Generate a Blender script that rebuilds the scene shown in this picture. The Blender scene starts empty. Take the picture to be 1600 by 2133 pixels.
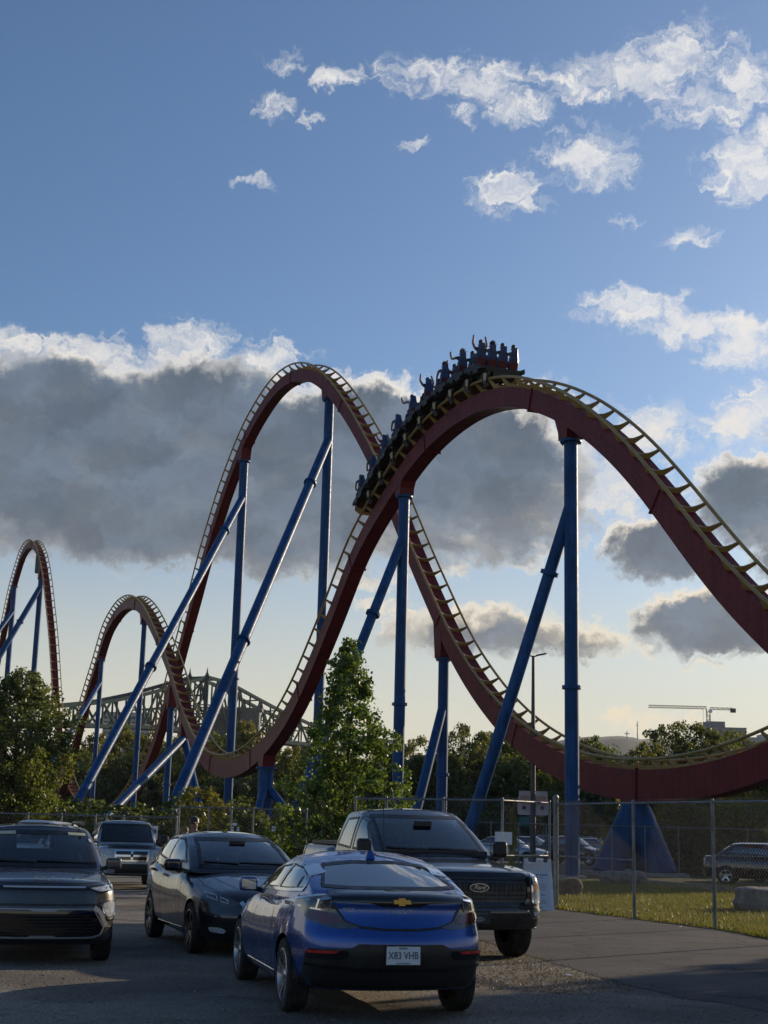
import bpy, bmesh, math, random
import numpy as np
from mathutils import Vector, Matrix
from mathutils.bvhtree import BVHTree
random.seed(7); RNG = np.random.default_rng(7)
S = bpy.context.scene
C = S.collection
R = math.radians

# ------------------------------------------------------------------ camera
F_PX, HZ, ROLL, CAM_H = 2957.0, 1726.6, 0.026, 1.65     # focal length and horizon in photograph pixels (1600 wide)
PITCH = math.atan((HZ - 1066.5) / F_PX)
cam = bpy.data.cameras.new('camera'); camo = bpy.data.objects.new('camera', cam); C.objects.link(camo)
cam.sensor_fit = 'HORIZONTAL'; cam.sensor_width = 36.0; cam.lens = F_PX / 1600 * 36
cam.clip_start = 0.1; cam.clip_end = 20000
camo.matrix_world = Matrix.Translation((0, 0, CAM_H)) @ Matrix.Rotation(math.pi / 2 + PITCH, 4, 'X') @ Matrix.Rotation(ROLL, 4, 'Z')
S.camera = camo
S.render.resolution_x, S.render.resolution_y = 768, 1024

def ray(px, py):
    """world direction seen at a photograph pixel"""
    X, Y = px - 800.0, py - 1066.5
    c, s = math.cos(ROLL), math.sin(ROLL)
    x0, up = c * X + s * Y, -(-s * X + c * Y)
    return Vector((x0, F_PX * math.cos(PITCH) - up * math.sin(PITCH), F_PX * math.sin(PITCH) + up * math.cos(PITCH)))
def at(px, py, Y):
    d = ray(px, py); k = Y / d.y
    return Vector((d.x * k, Y, CAM_H + d.z * k))
def ground(px, py, z=0.0):
    d = ray(px, py); k = (z - CAM_H) / d.z
    return Vector((d.x * k, d.y * k, z))
def gx(px, Y):
    """ground point at depth Y whose base shows at image column px"""
    py = HZ + (px - 800) * math.tan(ROLL) + F_PX * CAM_H / Y
    p = ground(px, py); k = Y / p.y
    return Vector((p.x * k, Y, 0))

# ------------------------------------------------------------------ light and sky
SUN_AZ, SUN_EL = R(46), R(14.0)          # azimuth measured from the view direction (+Y) towards +X
SKY_STRENGTH = 0.128
sd = bpy.data.lights.new('sun', 'SUN'); so = bpy.data.objects.new('sun', sd); C.objects.link(so)
sd.energy = 4.8; sd.angle = R(0.53); sd.color = (1.0, 0.80, 0.56)
sun_dir = Vector((math.sin(SUN_AZ) * math.cos(SUN_EL), math.cos(SUN_AZ) * math.cos(SUN_EL), math.sin(SUN_EL)))
so.rotation_euler = (-sun_dir).to_track_quat('-Z', 'Y').to_euler(); so.location = (60, 60, 40)
VS = S.view_settings
VS.view_transform = 'Standard'; VS.look = 'None'; VS.gamma = 1.0; VS.exposure = 0.0; VS.use_curve_mapping = False
S.render.engine = 'CYCLES'
S.cycles.max_bounces = 5; S.cycles.transparent_max_bounces = 16; S.cycles.caustics_reflective = False; S.cycles.caustics_refractive = False

W = bpy.data.worlds.new('World'); S.world = W; W.use_nodes = True
class NT:
    """small helper for writing node trees"""
    def __init__(s, tree): s.t = tree; s.n = tree.nodes; s.l = tree.links
    def new(s, typ, **kw):
        n = s.n.new(typ)
        for k, v in kw.items(): setattr(n, k, v)
        return n
    def put(s, sock, v):
        if hasattr(v, 'links') or isinstance(v, bpy.types.NodeSocket): s.l.new(v, sock)
        else: sock.default_value = v
    def math(s, op, a, b=None, c=None, clamp=False):
        n = s.new('ShaderNodeMath', operation=op, use_clamp=clamp); s.put(n.inputs[0], a)
        if b is not None: s.put(n.inputs[1], b)
        if c is not None: s.put(n.inputs[2], c)
        return n.outputs[0]
    def vmath(s, op, a, b=None, out=0):
        n = s.new('ShaderNodeVectorMath', operation=op); s.put(n.inputs[0], a)
        if b is not None: s.put(n.inputs[1], b)
        return n.outputs[out]
    def noise(s, vec, scale, detail=4, rough=0.55, dist=0.0, out=0, lac=2.0):
        n = s.new('ShaderNodeTexNoise'); s.put(n.inputs['Vector'], vec) if vec is not None else None
        n.inputs['Scale'].default_value = scale; n.inputs['Detail'].default_value = detail
        n.inputs['Roughness'].default_value = rough; n.inputs['Distortion'].default_value = dist; n.inputs['Lacunarity'].default_value = lac
        return n.outputs[out]
    def ramp(s, fac, lo, hi, smooth=True, a=0.0, b=1.0):
        n = s.new('ShaderNodeMapRange'); n.interpolation_type = 'SMOOTHSTEP' if smooth else 'LINEAR'
        s.put(n.inputs[0], fac); n.inputs[1].default_value = lo; n.inputs[2].default_value = hi
        n.inputs[3].default_value = a; n.inputs[4].default_value = b
        return n.outputs[0]
    def mix(s, fac, a, b):
        n = s.new('ShaderNodeMix', data_type='RGBA'); s.put(n.inputs[0], fac)
        s.put(n.inputs[6], a if not isinstance(a, tuple) else (*a[:3], 1.0)); s.put(n.inputs[7], b if not isinstance(b, tuple) else (*b[:3], 1.0))
        return n.outputs[2]

def azel(px, py):
    d = ray(px, py).normalized()
    return math.atan2(d.x, d.y), math.asin(d.z)
# cumulus and wisps as they stand in the sky: (column, row, half width, half height, thickness)
CLOUDS = [
 (110,930,260,205,2.0),(420,920,280,180,2.0),(300,1040,330,140,1.7),(600,1010,230,190,1.9),(760,900,190,120,1.7),(950,960,260,160,1.9),(1060,1090,180,85,1.2),(640,1165,190,55,1.0),(930,1120,240,75,1.2),
 (1160,1010,120,130,1.1),(1100,850,150,60,1.0),
 (50,1110,140,60,1.1),(160,1140,85,32,.9),(-180,880,260,170,1.6),(560,755,85,50,.9),(400,720,85,55,.9),(30,715,90,35,.9),(200,735,120,40,.9),
 (1000,1315,230,56,1.35),(1230,1330,100,42,1.1),(800,1265,70,25,.8),(760,1205,110,28,.8),
 (1380,1140,125,66,1.6),(1500,1295,185,72,1.7),(1560,1040,130,100,1.5),(1350,1330,38,40,.9),(1270,1010,110,85,.9),
 (1360,900,75,62,.88),(1540,880,95,60,.9),(1590,830,60,40,.85),(1720,1100,160,160,1.6),(1720,870,110,70,1.1),
 (1330,645,125,40,.88),(1450,680,120,42,.92),(1550,700,90,60,.92),(1270,625,60,25,.8),(1520,745,60,25,.8),(1700,690,130,60,.9),
 (900,155,120,38,.72),(1010,170,95,45,.8),(1080,225,75,40,.75),(1190,165,120,35,.7),(1330,155,150,62,.78),(1420,120,130,70,.7),(1490,215,140,45,.75),(1560,160,110,50,.65),(1250,205,90,16,.7),
 (1700,180,150,80,.75),(1230,330,105,62,.82),(1200,300,60,30,.6),(1060,395,80,42,.85),(1025,430,35,35,.55),(1100,420,50,18,.6),(1545,350,85,75,.84),(1600,280,50,40,.8),(1690,370,100,80,.9),
 (1435,492,55,26,.85),(1300,465,32,16,.65),(965,238,32,24,.72),(870,295,32,16,.6),(700,160,58,28,.82),(600,130,45,18,.68),(575,222,36,30,.68),(645,242,26,18,.6),(545,376,42,11,.62),
  (1295,1500,48,22,.75),(1375,1502,50,24,.8),(1440,1495,40,16,.7),(1465,1385,35,18,.75),(1140,1500,22,12,.6),
]
def cloud_group(full):
    g = bpy.data.node_groups.new('cloud_field', 'ShaderNodeTree')
    g.interface.new_socket('Vector', in_out='INPUT', socket_type='NodeSocketVector')
    g.interface.new_socket('Field', in_out='OUTPUT', socket_type='NodeSocketFloat')
    N = NT(g); gi = N.new('NodeGroupInput'); go = N.new('NodeGroupOutput')
    P = gi.outputs[0]
    wide = N.noise(P, 3.2, 2, .5)
    best = N.math('MULTIPLY_ADD', wide, 1.1, -1.25)
    for (px, py, rx, ry, s) in CLOUDS:
        if not full and s < 1.0: continue
        a, e = azel(px, py); a2, e2 = azel(px + rx, py); a3, e3 = azel(px, py - ry)
        ra, re = abs(a2 - a) * 1.12, abs(e3 - e) * 1.12
        n = N.new('ShaderNodeVectorMath', operation='MULTIPLY_ADD'); N.put(n.inputs[0], P); n.inputs[1].default_value = (1 / ra, 1 / re, 0); n.inputs[2].default_value = (-a / ra, -e / re, 0)
        d = n.outputs[0]; q = N.vmath('DOT_PRODUCT', d, d, out=1)
        s = s * 1.9 if s >= 1.5 else s * 1.25 if s >= 1.1 else s
        best = N.math('MAXIMUM', best, N.math('MULTIPLY_ADD', q, -s, s))
    best = N.math('MINIMUM', N.math('MAXIMUM', best, -0.9), 2.0)
    heavy = N.ramp(best, .55, 1.25)
    n2 = N.noise(N.vmath('MULTIPLY', P, (1.0, 1.35, 1.0)), 26, 7 if full else 4, .52, .3)
    amp = N.math('MULTIPLY_ADD', heavy, -1.4, 3.1)
    if full:
        n1 = N.noise(N.vmath('MULTIPLY', P, (1.0, 1.8, 1.0)), 44, 8, .6, .9)
        nn = N.math('ADD', N.math('MULTIPLY', n1, N.math('SUBTRACT', 1.0, heavy)), N.math('MULTIPLY', n2, heavy))
    else: nn = n2
    f = N.math('ADD', N.math('MULTIPLY', N.math('SUBTRACT', nn, .5), amp), best)
    N.l.new(f, go.inputs[0])
    return g
wn = NT(W.node_tree); W.node_tree.nodes.clear()
sky = wn.new('ShaderNodeTexSky', sky_type='NISHITA'); sky.sun_disc = False
sky.sun_elevation = SUN_EL; sky.sun_rotation = SUN_AZ; sky.altitude = 20; sky.air_density = 1.0; sky.dust_density = 1.2; sky.ozone_density = 4.5
tc = wn.new('ShaderNodeTexCoord')
nrm = wn.vmath('NORMALIZE', tc.outputs['Generated'])
sx = wn.new('ShaderNodeSeparateXYZ'); wn.put(sx.inputs[0], nrm)
az = wn.math('ARCTAN2', sx.outputs[0], sx.outputs[1]); el = wn.math('ARCSINE', sx.outputs[2])
cb = wn.new('ShaderNodeCombineXYZ'); wn.put(cb.inputs[0], az); wn.put(cb.inputs[1], el)
def field(v, full):
    n = wn.new('ShaderNodeGroup'); n.node_tree = cloud_group(full); wn.put(n.inputs[0], v); return n.outputs[0]
warp = wn.noise(cb.outputs[0], 60, 4, .62, out=1)
PV = wn.vmath('ADD', cb.outputs[0], wn.vmath('MULTIPLY', wn.vmath('SUBTRACT', warp, (.5, .5, .5)), (.045, .032, 0)))
f0 = field(PV, True)
f1 = field(wn.vmath('ADD', PV, (.003, .006, 0)), False)      # the same cloud a little nearer the sun: what shades this bit
dens = wn.ramp(f0, -0.15, 1.45)
thick = wn.ramp(f1, 0.1, 1.55)
thick2 = wn.ramp(f0, 0.6, 2.4)
shade = wn.math('MULTIPLY', wn.math('MULTIPLY_ADD', thick, .84, wn.math('MULTIPLY', thick2, .16)), 1.0, clamp=True)
low = wn.ramp(el, R(4), R(24))
bright = wn.mix(low, (7.2, 6.1, 4.5), (7.2, 7.0, 6.7))
dark = wn.mix(low, (.92, 1.18, 1.55), (.66, .95, 1.36))
billow = wn.ramp(wn.noise(wn.vmath('MULTIPLY', PV, (1.0, 1.6, 1.0)), 17, 5, .55, .4), .32, .72, a=.9, b=1.5)      # thinner and thicker parts of the grey banks
bv = wn.new('ShaderNodeVectorMath', operation='SCALE'); wn.put(bv.inputs[0], dark); wn.put(bv.inputs['Scale'], billow)
ccol = wn.mix(shade, bright, bv.outputs[0])
above = wn.ramp(el, R(0.2), R(2.5))
alpha = wn.math('MULTIPLY', dens, above)
alpha = wn.math('MULTIPLY', alpha, 0.96)
haze_f = wn.ramp(el, R(15), R(0.5), a=0.0, b=.92)          # pale evening haze low over the land, all round
skyh = wn.mix(haze_f, sky.outputs[0], (5.9, 5.5, 4.35))
skyc = wn.mix(alpha, skyh, ccol)
bg = wn.new('ShaderNodeBackground'); wn.put(bg.inputs[0], skyc); bg.inputs[1].default_value = SKY_STRENGTH
wo = wn.new('ShaderNodeOutputWorld'); wn.l.new(bg.outputs[0], wo.inputs[0])
W.cycles.sampling_method = 'MANUAL'; W.cycles.sample_map_resolution = 512

# ------------------------------------------------------------------ object helpers
def lin(h):
    v = [int(h[i:i + 2], 16) / 255 for i in (0, 2, 4)]
    return tuple(((c + .055) / 1.055) ** 2.4 if c > .04045 else c / 12.92 for c in v)
def thing(name, label, cat, loc=(0, 0, 0), rotz=0.0, group=None):
    o = bpy.data.objects.new(name, None); C.objects.link(o); o.empty_display_size = .2
    o.location = loc; o.rotation_euler = (0, 0, rotz)
    return tag(o, label, cat, group)
def tag(o, label=None, cat=None, group=None, kind=None):
    if label: o['label'] = label
    if cat: o['category'] = cat
    if group: o['group'] = group
    if kind: o['kind'] = kind
    return o
class MB:
    """collects simple solids; build() links them as one mesh object"""
    def __init__(s): s.v = []; s.f = []; s.sm = []
    def add(s, vs, fs, smooth=False):
        b = len(s.v); s.v += [tuple(p) for p in vs]; s.f += [tuple(i + b for i in f) for f in fs]; s.sm += [smooth] * len(fs); return s
    def box(s, c, size, M=None):
        x, y, z = (k / 2 for k in size)
        vs = [Vector((sx * x, sy * y, sz * z)) for sz in (-1, 1) for sy in (-1, 1) for sx in (-1, 1)]
        vs = [((M @ v) if M else v) + Vector(c) for v in vs]
        return s.add(vs, [(0, 2, 3, 1), (4, 5, 7, 6), (0, 1, 5, 4), (1, 3, 7, 5), (3, 2, 6, 7), (2, 0, 4, 6)])
    def bar(s, a, b, w, h=None, up=(0, 0, 1)):
        """square bar from a to b"""
        a, b = Vector(a), Vector(b); d = b - a; L = d.length
        if L < 1e-6: return s
        d /= L; u = Vector(up)
        if abs(d.dot(u)) > .98: u = Vector((1, 0, 0)) if abs(d.x) < .9 else Vector((0, 1, 0))
        x = d.cross(u).normalized(); y = x.cross(d); h = h or w
        vs = [p + x * (sx * w / 2) + y * (sy * h / 2) for p in (a, b) for sx, sy in ((-1, -1), (1, -1), (1, 1), (-1, 1))]
        return s.add(vs, [(0, 3, 2, 1), (4, 5, 6, 7), (0, 1, 5, 4), (1, 2, 6, 5), (2, 3, 7, 6), (3, 0, 4, 7)])
    def tube(s, pts, r, n=8, caps=True, smooth=True):
        pts = [Vector(p) for p in pts]; rs = r if hasattr(r, '__len__') else [r] * len(pts)
        t0 = (pts[1] - pts[0]).normalized(); u = t0.orthogonal().normalized(); vs = []
        for i, p in enumerate(pts):
            t = (pts[min(i + 1, len(pts) - 1)] - pts[max(i - 1, 0)]).normalized()
            u = (u - t * u.dot(t)).normalized(); w = t.cross(u)
            vs += [p + (u * math.cos(2 * math.pi * k / n) + w * math.sin(2 * math.pi * k / n)) * rs[i] for k in range(n)]
        fs = [(i * n + k, i * n + (k + 1) % n, (i + 1) * n + (k + 1) % n, (i + 1) * n + k) for i in range(len(pts) - 1) for k in range(n)]
        s.add(vs, fs, smooth)
        if caps:
            m = (len(pts) - 1) * n
            s.add(vs[:n], [tuple(range(n))[::-1]]); s.add(vs[m:m + n], [tuple(range(n))])
        return s
    def lathe(s, prof, n=24, axis='Z', c=(0, 0, 0), smooth=True, a0=0, a1=2 * math.pi):
        """prof: (radius, height)"""
        full = abs(a1 - a0 - 2 * math.pi) < 1e-6; m = n if full else n + 1; vs = []
        for r, h in prof:
            for k in range(m):
                a = a0 + (a1 - a0) * k / n; p = (r * math.cos(a), r * math.sin(a), h)
                if axis == 'Y': p = (p[0], p[2], p[1])
                elif axis == 'X': p = (p[2], p[0], p[1])
                vs.append(Vector(p) + Vector(c))
        fs = [(i * m + k, i * m + (k + 1) % m, (i + 1) * m + (k + 1) % m, (i + 1) * m + k) for i in range(len(prof) - 1) for k in range(m if full else n)]
        return s.add(vs, fs, smooth)
    def prism(s, poly, d0, d1, axis='Y', smooth=False):
        """2-D polygon pushed along an axis. Y: poly=(x,z)  X: poly=(y,z)  Z: poly=(x,y)"""
        def P(p, d): return (p[0], d, p[1]) if axis == 'Y' else (d, p[0], p[1]) if axis == 'X' else (p[0], p[1], d)
        n = len(poly); vs = [P(p, d0) for p in poly] + [P(p, d1) for p in poly]
        return s.add(vs, [tuple(range(n)), tuple(range(2 * n - 1, n - 1, -1))] + [(i, i + n, (i + 1) % n + n, (i + 1) % n) for i in range(n)], smooth)
    def sphere(s, c, r, n=10, m=7):
        rx, ry, rz = r if hasattr(r, '__len__') else (r, r, r)
        vs = [(c[0] + rx * math.sin(math.pi * i / m) * math.cos(2 * math.pi * k / n), c[1] + ry * math.sin(math.pi * i / m) * math.sin(2 * math.pi * k / n), c[2] + rz * math.cos(math.pi * i / m)) for i in range(m + 1) for k in range(n)]
        return s.add(vs, [(i * n + k, (i + 1) * n + k, (i + 1) * n + (k + 1) % n, i * n + (k + 1) % n) for i in range(m) for k in range(n)], True)
    def mesh(s, name, mat, sharp=35):
        me = bpy.data.meshes.new(name); me.from_pydata(s.v, [], s.f); me.validate()
        bm = bmesh.new(); bm.from_mesh(me); bmesh.ops.remove_doubles(bm, verts=bm.verts, dist=1e-5); bmesh.ops.recalc_face_normals(bm, faces=bm.faces); bm.to_mesh(me); bm.free()
        if any(s.sm):
            me.polygons.foreach_set('use_smooth', [True] * len(me.polygons)); me.set_sharp_from_angle(angle=R(sharp))
        me.materials.append(mat); return me
    def build(s, name, mat, parent=None, sharp=35, loc=None):
        return link(name, s.mesh(name, mat, sharp), parent, loc)
def link(name, me, parent=None, loc=None):
    o = bpy.data.objects.new(name, me); C.objects.link(o)
    if parent: o.parent = parent
    if loc is not None: o.location = loc
    return o
def copy_tree(o, parent=None):
    c = o.copy(); C.objects.link(c); c.parent = parent
    for ch in list(o.children): copy_tree(ch, c)
    return c
def interp(tab, x):
    xs = [p[0] for p in tab]; ys = [p[1] for p in tab]
    if xs[0] > xs[-1]: xs, ys = xs[::-1], ys[::-1]
    return float(np.interp(x, xs, ys))

# ------------------------------------------------------------------ materials
MATS = {}
def mat(name, col, rough=.5, metal=0.0, coat=0.0, var=0.0, vscale=3.0, bump=0.0, bscale=40.0, spec=.5, streak=0.0, dirt=0.0):
    """painted or plain surface with slight unevenness; col linear"""
    if name in MATS: return MATS[name]
    m = bpy.data.materials.new(name); m.use_nodes = True; N = NT(m.node_tree); b = m.node_tree.nodes['Principled BSDF']
    b.inputs['Roughness'].default_value = rough; b.inputs['Metallic'].default_value = metal; b.inputs['Specular IOR Level'].default_value = spec
    if coat: b.inputs['Coat Weight'].default_value = coat; b.inputs['Coat Roughness'].default_value = .04
    tcn = N.new('ShaderNodeTexCoord'); P = tcn.outputs['Object']; base = (*col, 1)
    if var:
        n = N.noise(P, vscale, 5, .6); f = N.ramp(n, .3, .7, a=1 - var, b=1 + var)
        mx = N.new('ShaderNodeMix', data_type='RGBA', blend_type='MULTIPLY'); mx.inputs[0].default_value = 1; mx.inputs[6].default_value = base
        cbn = N.new('ShaderNodeCombineXYZ'); [N.put(cbn.inputs[i], f) for i in range(3)]; N.l.new(cbn.outputs[0], mx.inputs[7]); base = mx.outputs[2]
    if streak:
        n = N.noise(N.vmath('MULTIPLY', P, (3.2, 3.2, .16)), 2.0, 5, .65); f = N.ramp(n, .34, .7, a=1 - streak, b=1 + streak * .6)
        mx = N.new('ShaderNodeMix', data_type='RGBA', blend_type='MULTIPLY'); mx.inputs[0].default_value = 1; N.put(mx.inputs[6], base)
        cbn = N.new('ShaderNodeCombineXYZ'); [N.put(cbn.inputs[i], f) for i in range(3)]; N.l.new(cbn.outputs[0], mx.inputs[7]); base = mx.outputs[2]
    if dirt:
        n = N.noise(P, 7.0, 6, .7); base = N.mix(N.ramp(n, .45, .8, a=0, b=dirt), base, (.16, .14, .115))
    N.put(b.inputs['Base Color'], base)
    rn = N.noise(P, 11, 4, .6); N.put(b.inputs['Roughness'], N.ramp(rn, .3, .7, a=max(rough * .8, .02), b=min(rough * 1.2 + .02 + dirt * .2, 1)))
    if bump:
        bn = N.new('ShaderNodeBump'); bn.inputs['Strength'].default_value = bump; bn.inputs['Distance'].default_value = .02
        N.put(bn.inputs['Height'], N.noise(P, bscale, 5, .6)); N.l.new(bn.outputs[0], b.inputs['Normal'])
    MATS[name] = m; return m
def glass(name, tint, extra=0.0):
    m = bpy.data.materials.new(name); m.use_nodes = True; N = NT(m.node_tree); m.node_tree.nodes.clear()
    tr = N.new('ShaderNodeBsdfTransparent'); tr.inputs[0].default_value = (*tint, 1)
    gl = N.new('ShaderNodeBsdfGlossy'); gl.inputs['Roughness'].default_value = .03; gl.inputs[0].default_value = (1, 1, 1, 1)
    fr = N.new('ShaderNodeFresnel'); fr.inputs[0].default_value = 1.55
    f = N.math('ADD', N.math('MULTIPLY', fr.outputs[0], 1.6), extra, clamp=True)
    mx = N.new('ShaderNodeMixShader'); N.put(mx.inputs[0], f); N.l.new(tr.outputs[0], mx.inputs[1]); N.l.new(gl.outputs[0], mx.inputs[2])
    o = N.new('ShaderNodeOutputMaterial'); N.l.new(mx.outputs[0], o.inputs[0]); return m
def leafmat(name, c1, c2, trans=.45, scale=1.2):
    m = bpy.data.materials.new(name); m.use_nodes = True; N = NT(m.node_tree); m.node_tree.nodes.clear()
    geo = N.new('ShaderNodeNewGeometry'); oi = N.new('ShaderNodeObjectInfo')
    n = N.noise(N.vmath('ADD', geo.outputs['Position'], N.vmath('MULTIPLY', oi.outputs['Location'], (.0, .0, .0))), scale, 4, .7)
    col = N.mix(N.ramp(n, .3, .7), c1, c2)
    rnd = N.ramp(geo.outputs['Random Per Island'], 0, 1, False, .65, 1.4)
    mm = N.new('ShaderNodeMix', data_type='RGBA', blend_type='MULTIPLY'); mm.inputs[0].default_value = 1; N.l.new(col, mm.inputs[6])
    cbn = N.new('ShaderNodeCombineXYZ'); [N.put(cbn.inputs[i], rnd) for i in range(3)]; N.l.new(cbn.outputs[0], mm.inputs[7])
    d = N.new('ShaderNodeBsdfDiffuse'); N.l.new(mm.outputs[2], d.inputs[0])
    t = N.new('ShaderNodeBsdfTranslucent'); tint = N.new('ShaderNodeMix', data_type='RGBA', blend_type='MULTIPLY'); tint.inputs[0].default_value = 1
    N.l.new(mm.outputs[2], tint.inputs[6]); tint.inputs[7].default_value = (1.6, 1.55, .6, 1); N.l.new(tint.outputs[2], t.inputs[0])
    mx = N.new('ShaderNodeMixShader'); mx.inputs[0].default_value = trans; N.l.new(d.outputs[0], mx.inputs[1]); N.l.new(t.outputs[0], mx.inputs[2])
    g = N.new('ShaderNodeBsdfGlossy'); g.inputs['Roughness'].default_value = .4; mx2 = N.new('ShaderNodeMixShader'); mx2.inputs[0].default_value = .05
    N.l.new(mx.outputs[0], mx2.inputs[1]); N.l.new(g.outputs[0], mx2.inputs[2])
    o = N.new('ShaderNodeOutputMaterial'); N.l.new(mx2.outputs[0], o.inputs[0]); return m
M_blue = mat('support blue paint', (.018, .080, .215), .42, var=.2, vscale=1.1, dirt=.07, spec=.12, streak=.28)
M_red = mat('spine red paint', (.15, .015, .020), .5, var=.14, vscale=.9, dirt=.06, spec=.2, streak=.22)
M_yel = mat('rail yellow paint', (.33, .23, .075), .42, var=.15, vscale=2.0, dirt=.15)
M_steel = mat('galvanised steel', (.19, .20, .215), .5, metal=.6, var=.25, dirt=.1)
M_dark = mat('dark machinery', (.022, .022, .024), .5, metal=.3, var=.3)
M_cream = mat('cream plate', (.52, .44, .30), .5, var=.15)
M_bolt = mat('bolt steel', (.12, .12, .12), .5, metal=.8)
M_conc = mat('concrete', (.30, .29, .27), .85, var=.2, bump=.3, bscale=20)
M_bark = mat('bark', (.07, .052, .038), .9, var=.35, vscale=6, bump=.6, bscale=18)
M_white = mat('white plastic', (.72, .74, .78), .45, var=.05)
M_black = mat('black plastic', (.012, .012, .013), .45, var=.2)

# ================================================================== the ground
def groundmat(name, c1, c2, c3, s1, bumpy, peb=0.0, rough=.95, cracks=0.0):
    m = bpy.data.materials.new(name); m.use_nodes = True; N = NT(m.node_tree); b = m.node_tree.nodes['Principled BSDF']
    geo = N.new('ShaderNodeNewGeometry'); P = geo.outputs['Position']
    big = N.noise(P, s1, 5, .6, .6); fine = N.noise(P, 26, 5, .75); mid = N.noise(P, 3.2, 4, .65, .4)
    col = N.mix(N.ramp(big, .36, .64), c1, c2); col = N.mix(N.ramp(mid, .5, .75, a=0, b=.75), col, c3)
    f = N.ramp(fine, .25, .75, a=.6, b=1.45)
    cbn = N.new('ShaderNodeCombineXYZ'); [N.put(cbn.inputs[i], f) for i in range(3)]
    mm = N.new('ShaderNodeMix', data_type='RGBA', blend_type='MULTIPLY'); mm.inputs[0].default_value = 1; N.l.new(col, mm.inputs[6]); N.l.new(cbn.outputs[0], mm.inputs[7])
    out = mm.outputs[2]; h = N.math('MULTIPLY_ADD', mid, .6, fine)
    if peb:
        v = N.new('ShaderNodeTexVoronoi'); v.inputs['Scale'].default_value = 34; N.l.new(P, v.inputs['Vector'])
        k = N.ramp(v.outputs['Distance'], .12, .5, a=1, b=0); wn2 = N.new('ShaderNodeTexWhiteNoise'); N.l.new(v.outputs['Position'], wn2.inputs[0])
        sel = N.math('MULTIPLY', k, N.ramp(wn2.outputs[0], .55, .95)); out = N.mix(N.math('MULTIPLY', sel, peb), out, (.46, .44, .41)); h = N.math('MULTIPLY_ADD', k, .8, h)
    if cracks:
        cv = N.new('ShaderNodeTexVoronoi', feature='DISTANCE_TO_EDGE'); cv.inputs['Scale'].default_value = .42; N.l.new(N.vmath('ADD', P, N.vmath('MULTIPLY', N.noise(P, 1.3, 5, .7, out=1), (1.6, 1.6, 0))), cv.inputs['Vector'])
        out = N.mix(N.math('MULTIPLY', N.ramp(cv.outputs['Distance'], .004, .02, a=1, b=0), cracks), out, (.02, .019, .018))
        out = N.mix(N.ramp(N.noise(P, .8, 3, .5, .3), .56, .72, a=0, b=.5), out, (.045, .043, .042))
    N.l.new(out, b.inputs['Base Color']); b.inputs['Roughness'].default_value = rough; b.inputs['Specular IOR Level'].default_value = .25
    bn = N.new('ShaderNodeBump'); bn.inputs['Strength'].default_value = bumpy; bn.inputs['Distance'].default_value = .03; N.put(bn.inputs['Height'], h); N.l.new(bn.outputs[0], b.inputs['Normal'])
    return m
M_gravel = groundmat('gravel lot', (.19, .168, .142), (.36, .32, .27), (.25, .205, .155), .45, 1.4, .95)
M_asph = groundmat('asphalt', (.072, .070, .070), (.105, .10, .096), (.058, .056, .056), .5, .35, cracks=.8)
M_lawn = groundmat('lawn soil', (.065, .07, .025), (.11, .10, .04), (.09, .075, .035), .8, .8)
M_far = groundmat('far land', (.05, .055, .03), (.07, .065, .04), (.06, .06, .035), .02, .3)
def sheet(name, pts, z, m, cut=None):
    bm = bmesh.new(); f = bm.faces.new([bm.verts.new((p[0], p[1], z)) for p in pts]); f.normal_update()
    if f.normal.z < 0: bmesh.ops.reverse_faces(bm, faces=[f])
    me = bpy.data.meshes.new(name); bm.to_mesh(me); bm.free(); me.materials.append(m)
    o = link(name, me); o['kind'] = 'structure'; return o
def rough_edge(pts, step=.35, amp=.12, seed=3):
    r = np.random.default_rng(seed); out = []
    for i, p in enumerate(pts):
        q = pts[(i + 1) % len(pts)]; a, b = Vector(p[:2]), Vector(q[:2]); n = max(1, int((b - a).length / step))
        for k in range(n):
            c = a.lerp(b, k / n); out.append((c.x + r.normal(0, amp) * .6, c.y + r.normal(0, amp)))
    return out
sheet('ground', [(-9000, -300), (9000, -300), (9000, 12000), (-9000, 12000)], -.02, M_far)
sheet('gravel_lot', [(-60, -20), (60, -20), (60, 47), (-60, 47)], 0, M_gravel)
GP = lambda L: [ground(*p) for p in L]
asph = GP([(1110, 1995), (1050, 1972), (900, 1930), (800, 1908), (1000, 1893), (1162, 1894), (1322, 1917), (1490, 1938), (1600, 1960), (1800, 2000), (2100, 2080), (2100, 2330), (1800, 2180), (1600, 2107), (1419, 2078), (1321, 2057), (1200, 2020)])
sheet('asphalt_path', rough_edge(asph, .3, .05), .004, M_asph)
lawn_front = GP([(1150, 1893), (1322, 1915), (1490, 1936), (1600, 1957), (1900, 2020)])
lawn = [(p.x, p.y) for p in lawn_front] + [(30, 22), (40, 50), (22, 62), (4, 62), (4, 34)]
sheet('lawn', rough_edge(lawn, .3, .07), .009, M_lawn)
sheet('parking_lot', [(-6, 63), (60, 63), (70, 108), (-6, 108)], .006, M_asph)
sheet('left_yard', [(-60, 47), (-2, 47), (-2, 130), (-90, 130)], .003, M_lawn)

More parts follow.
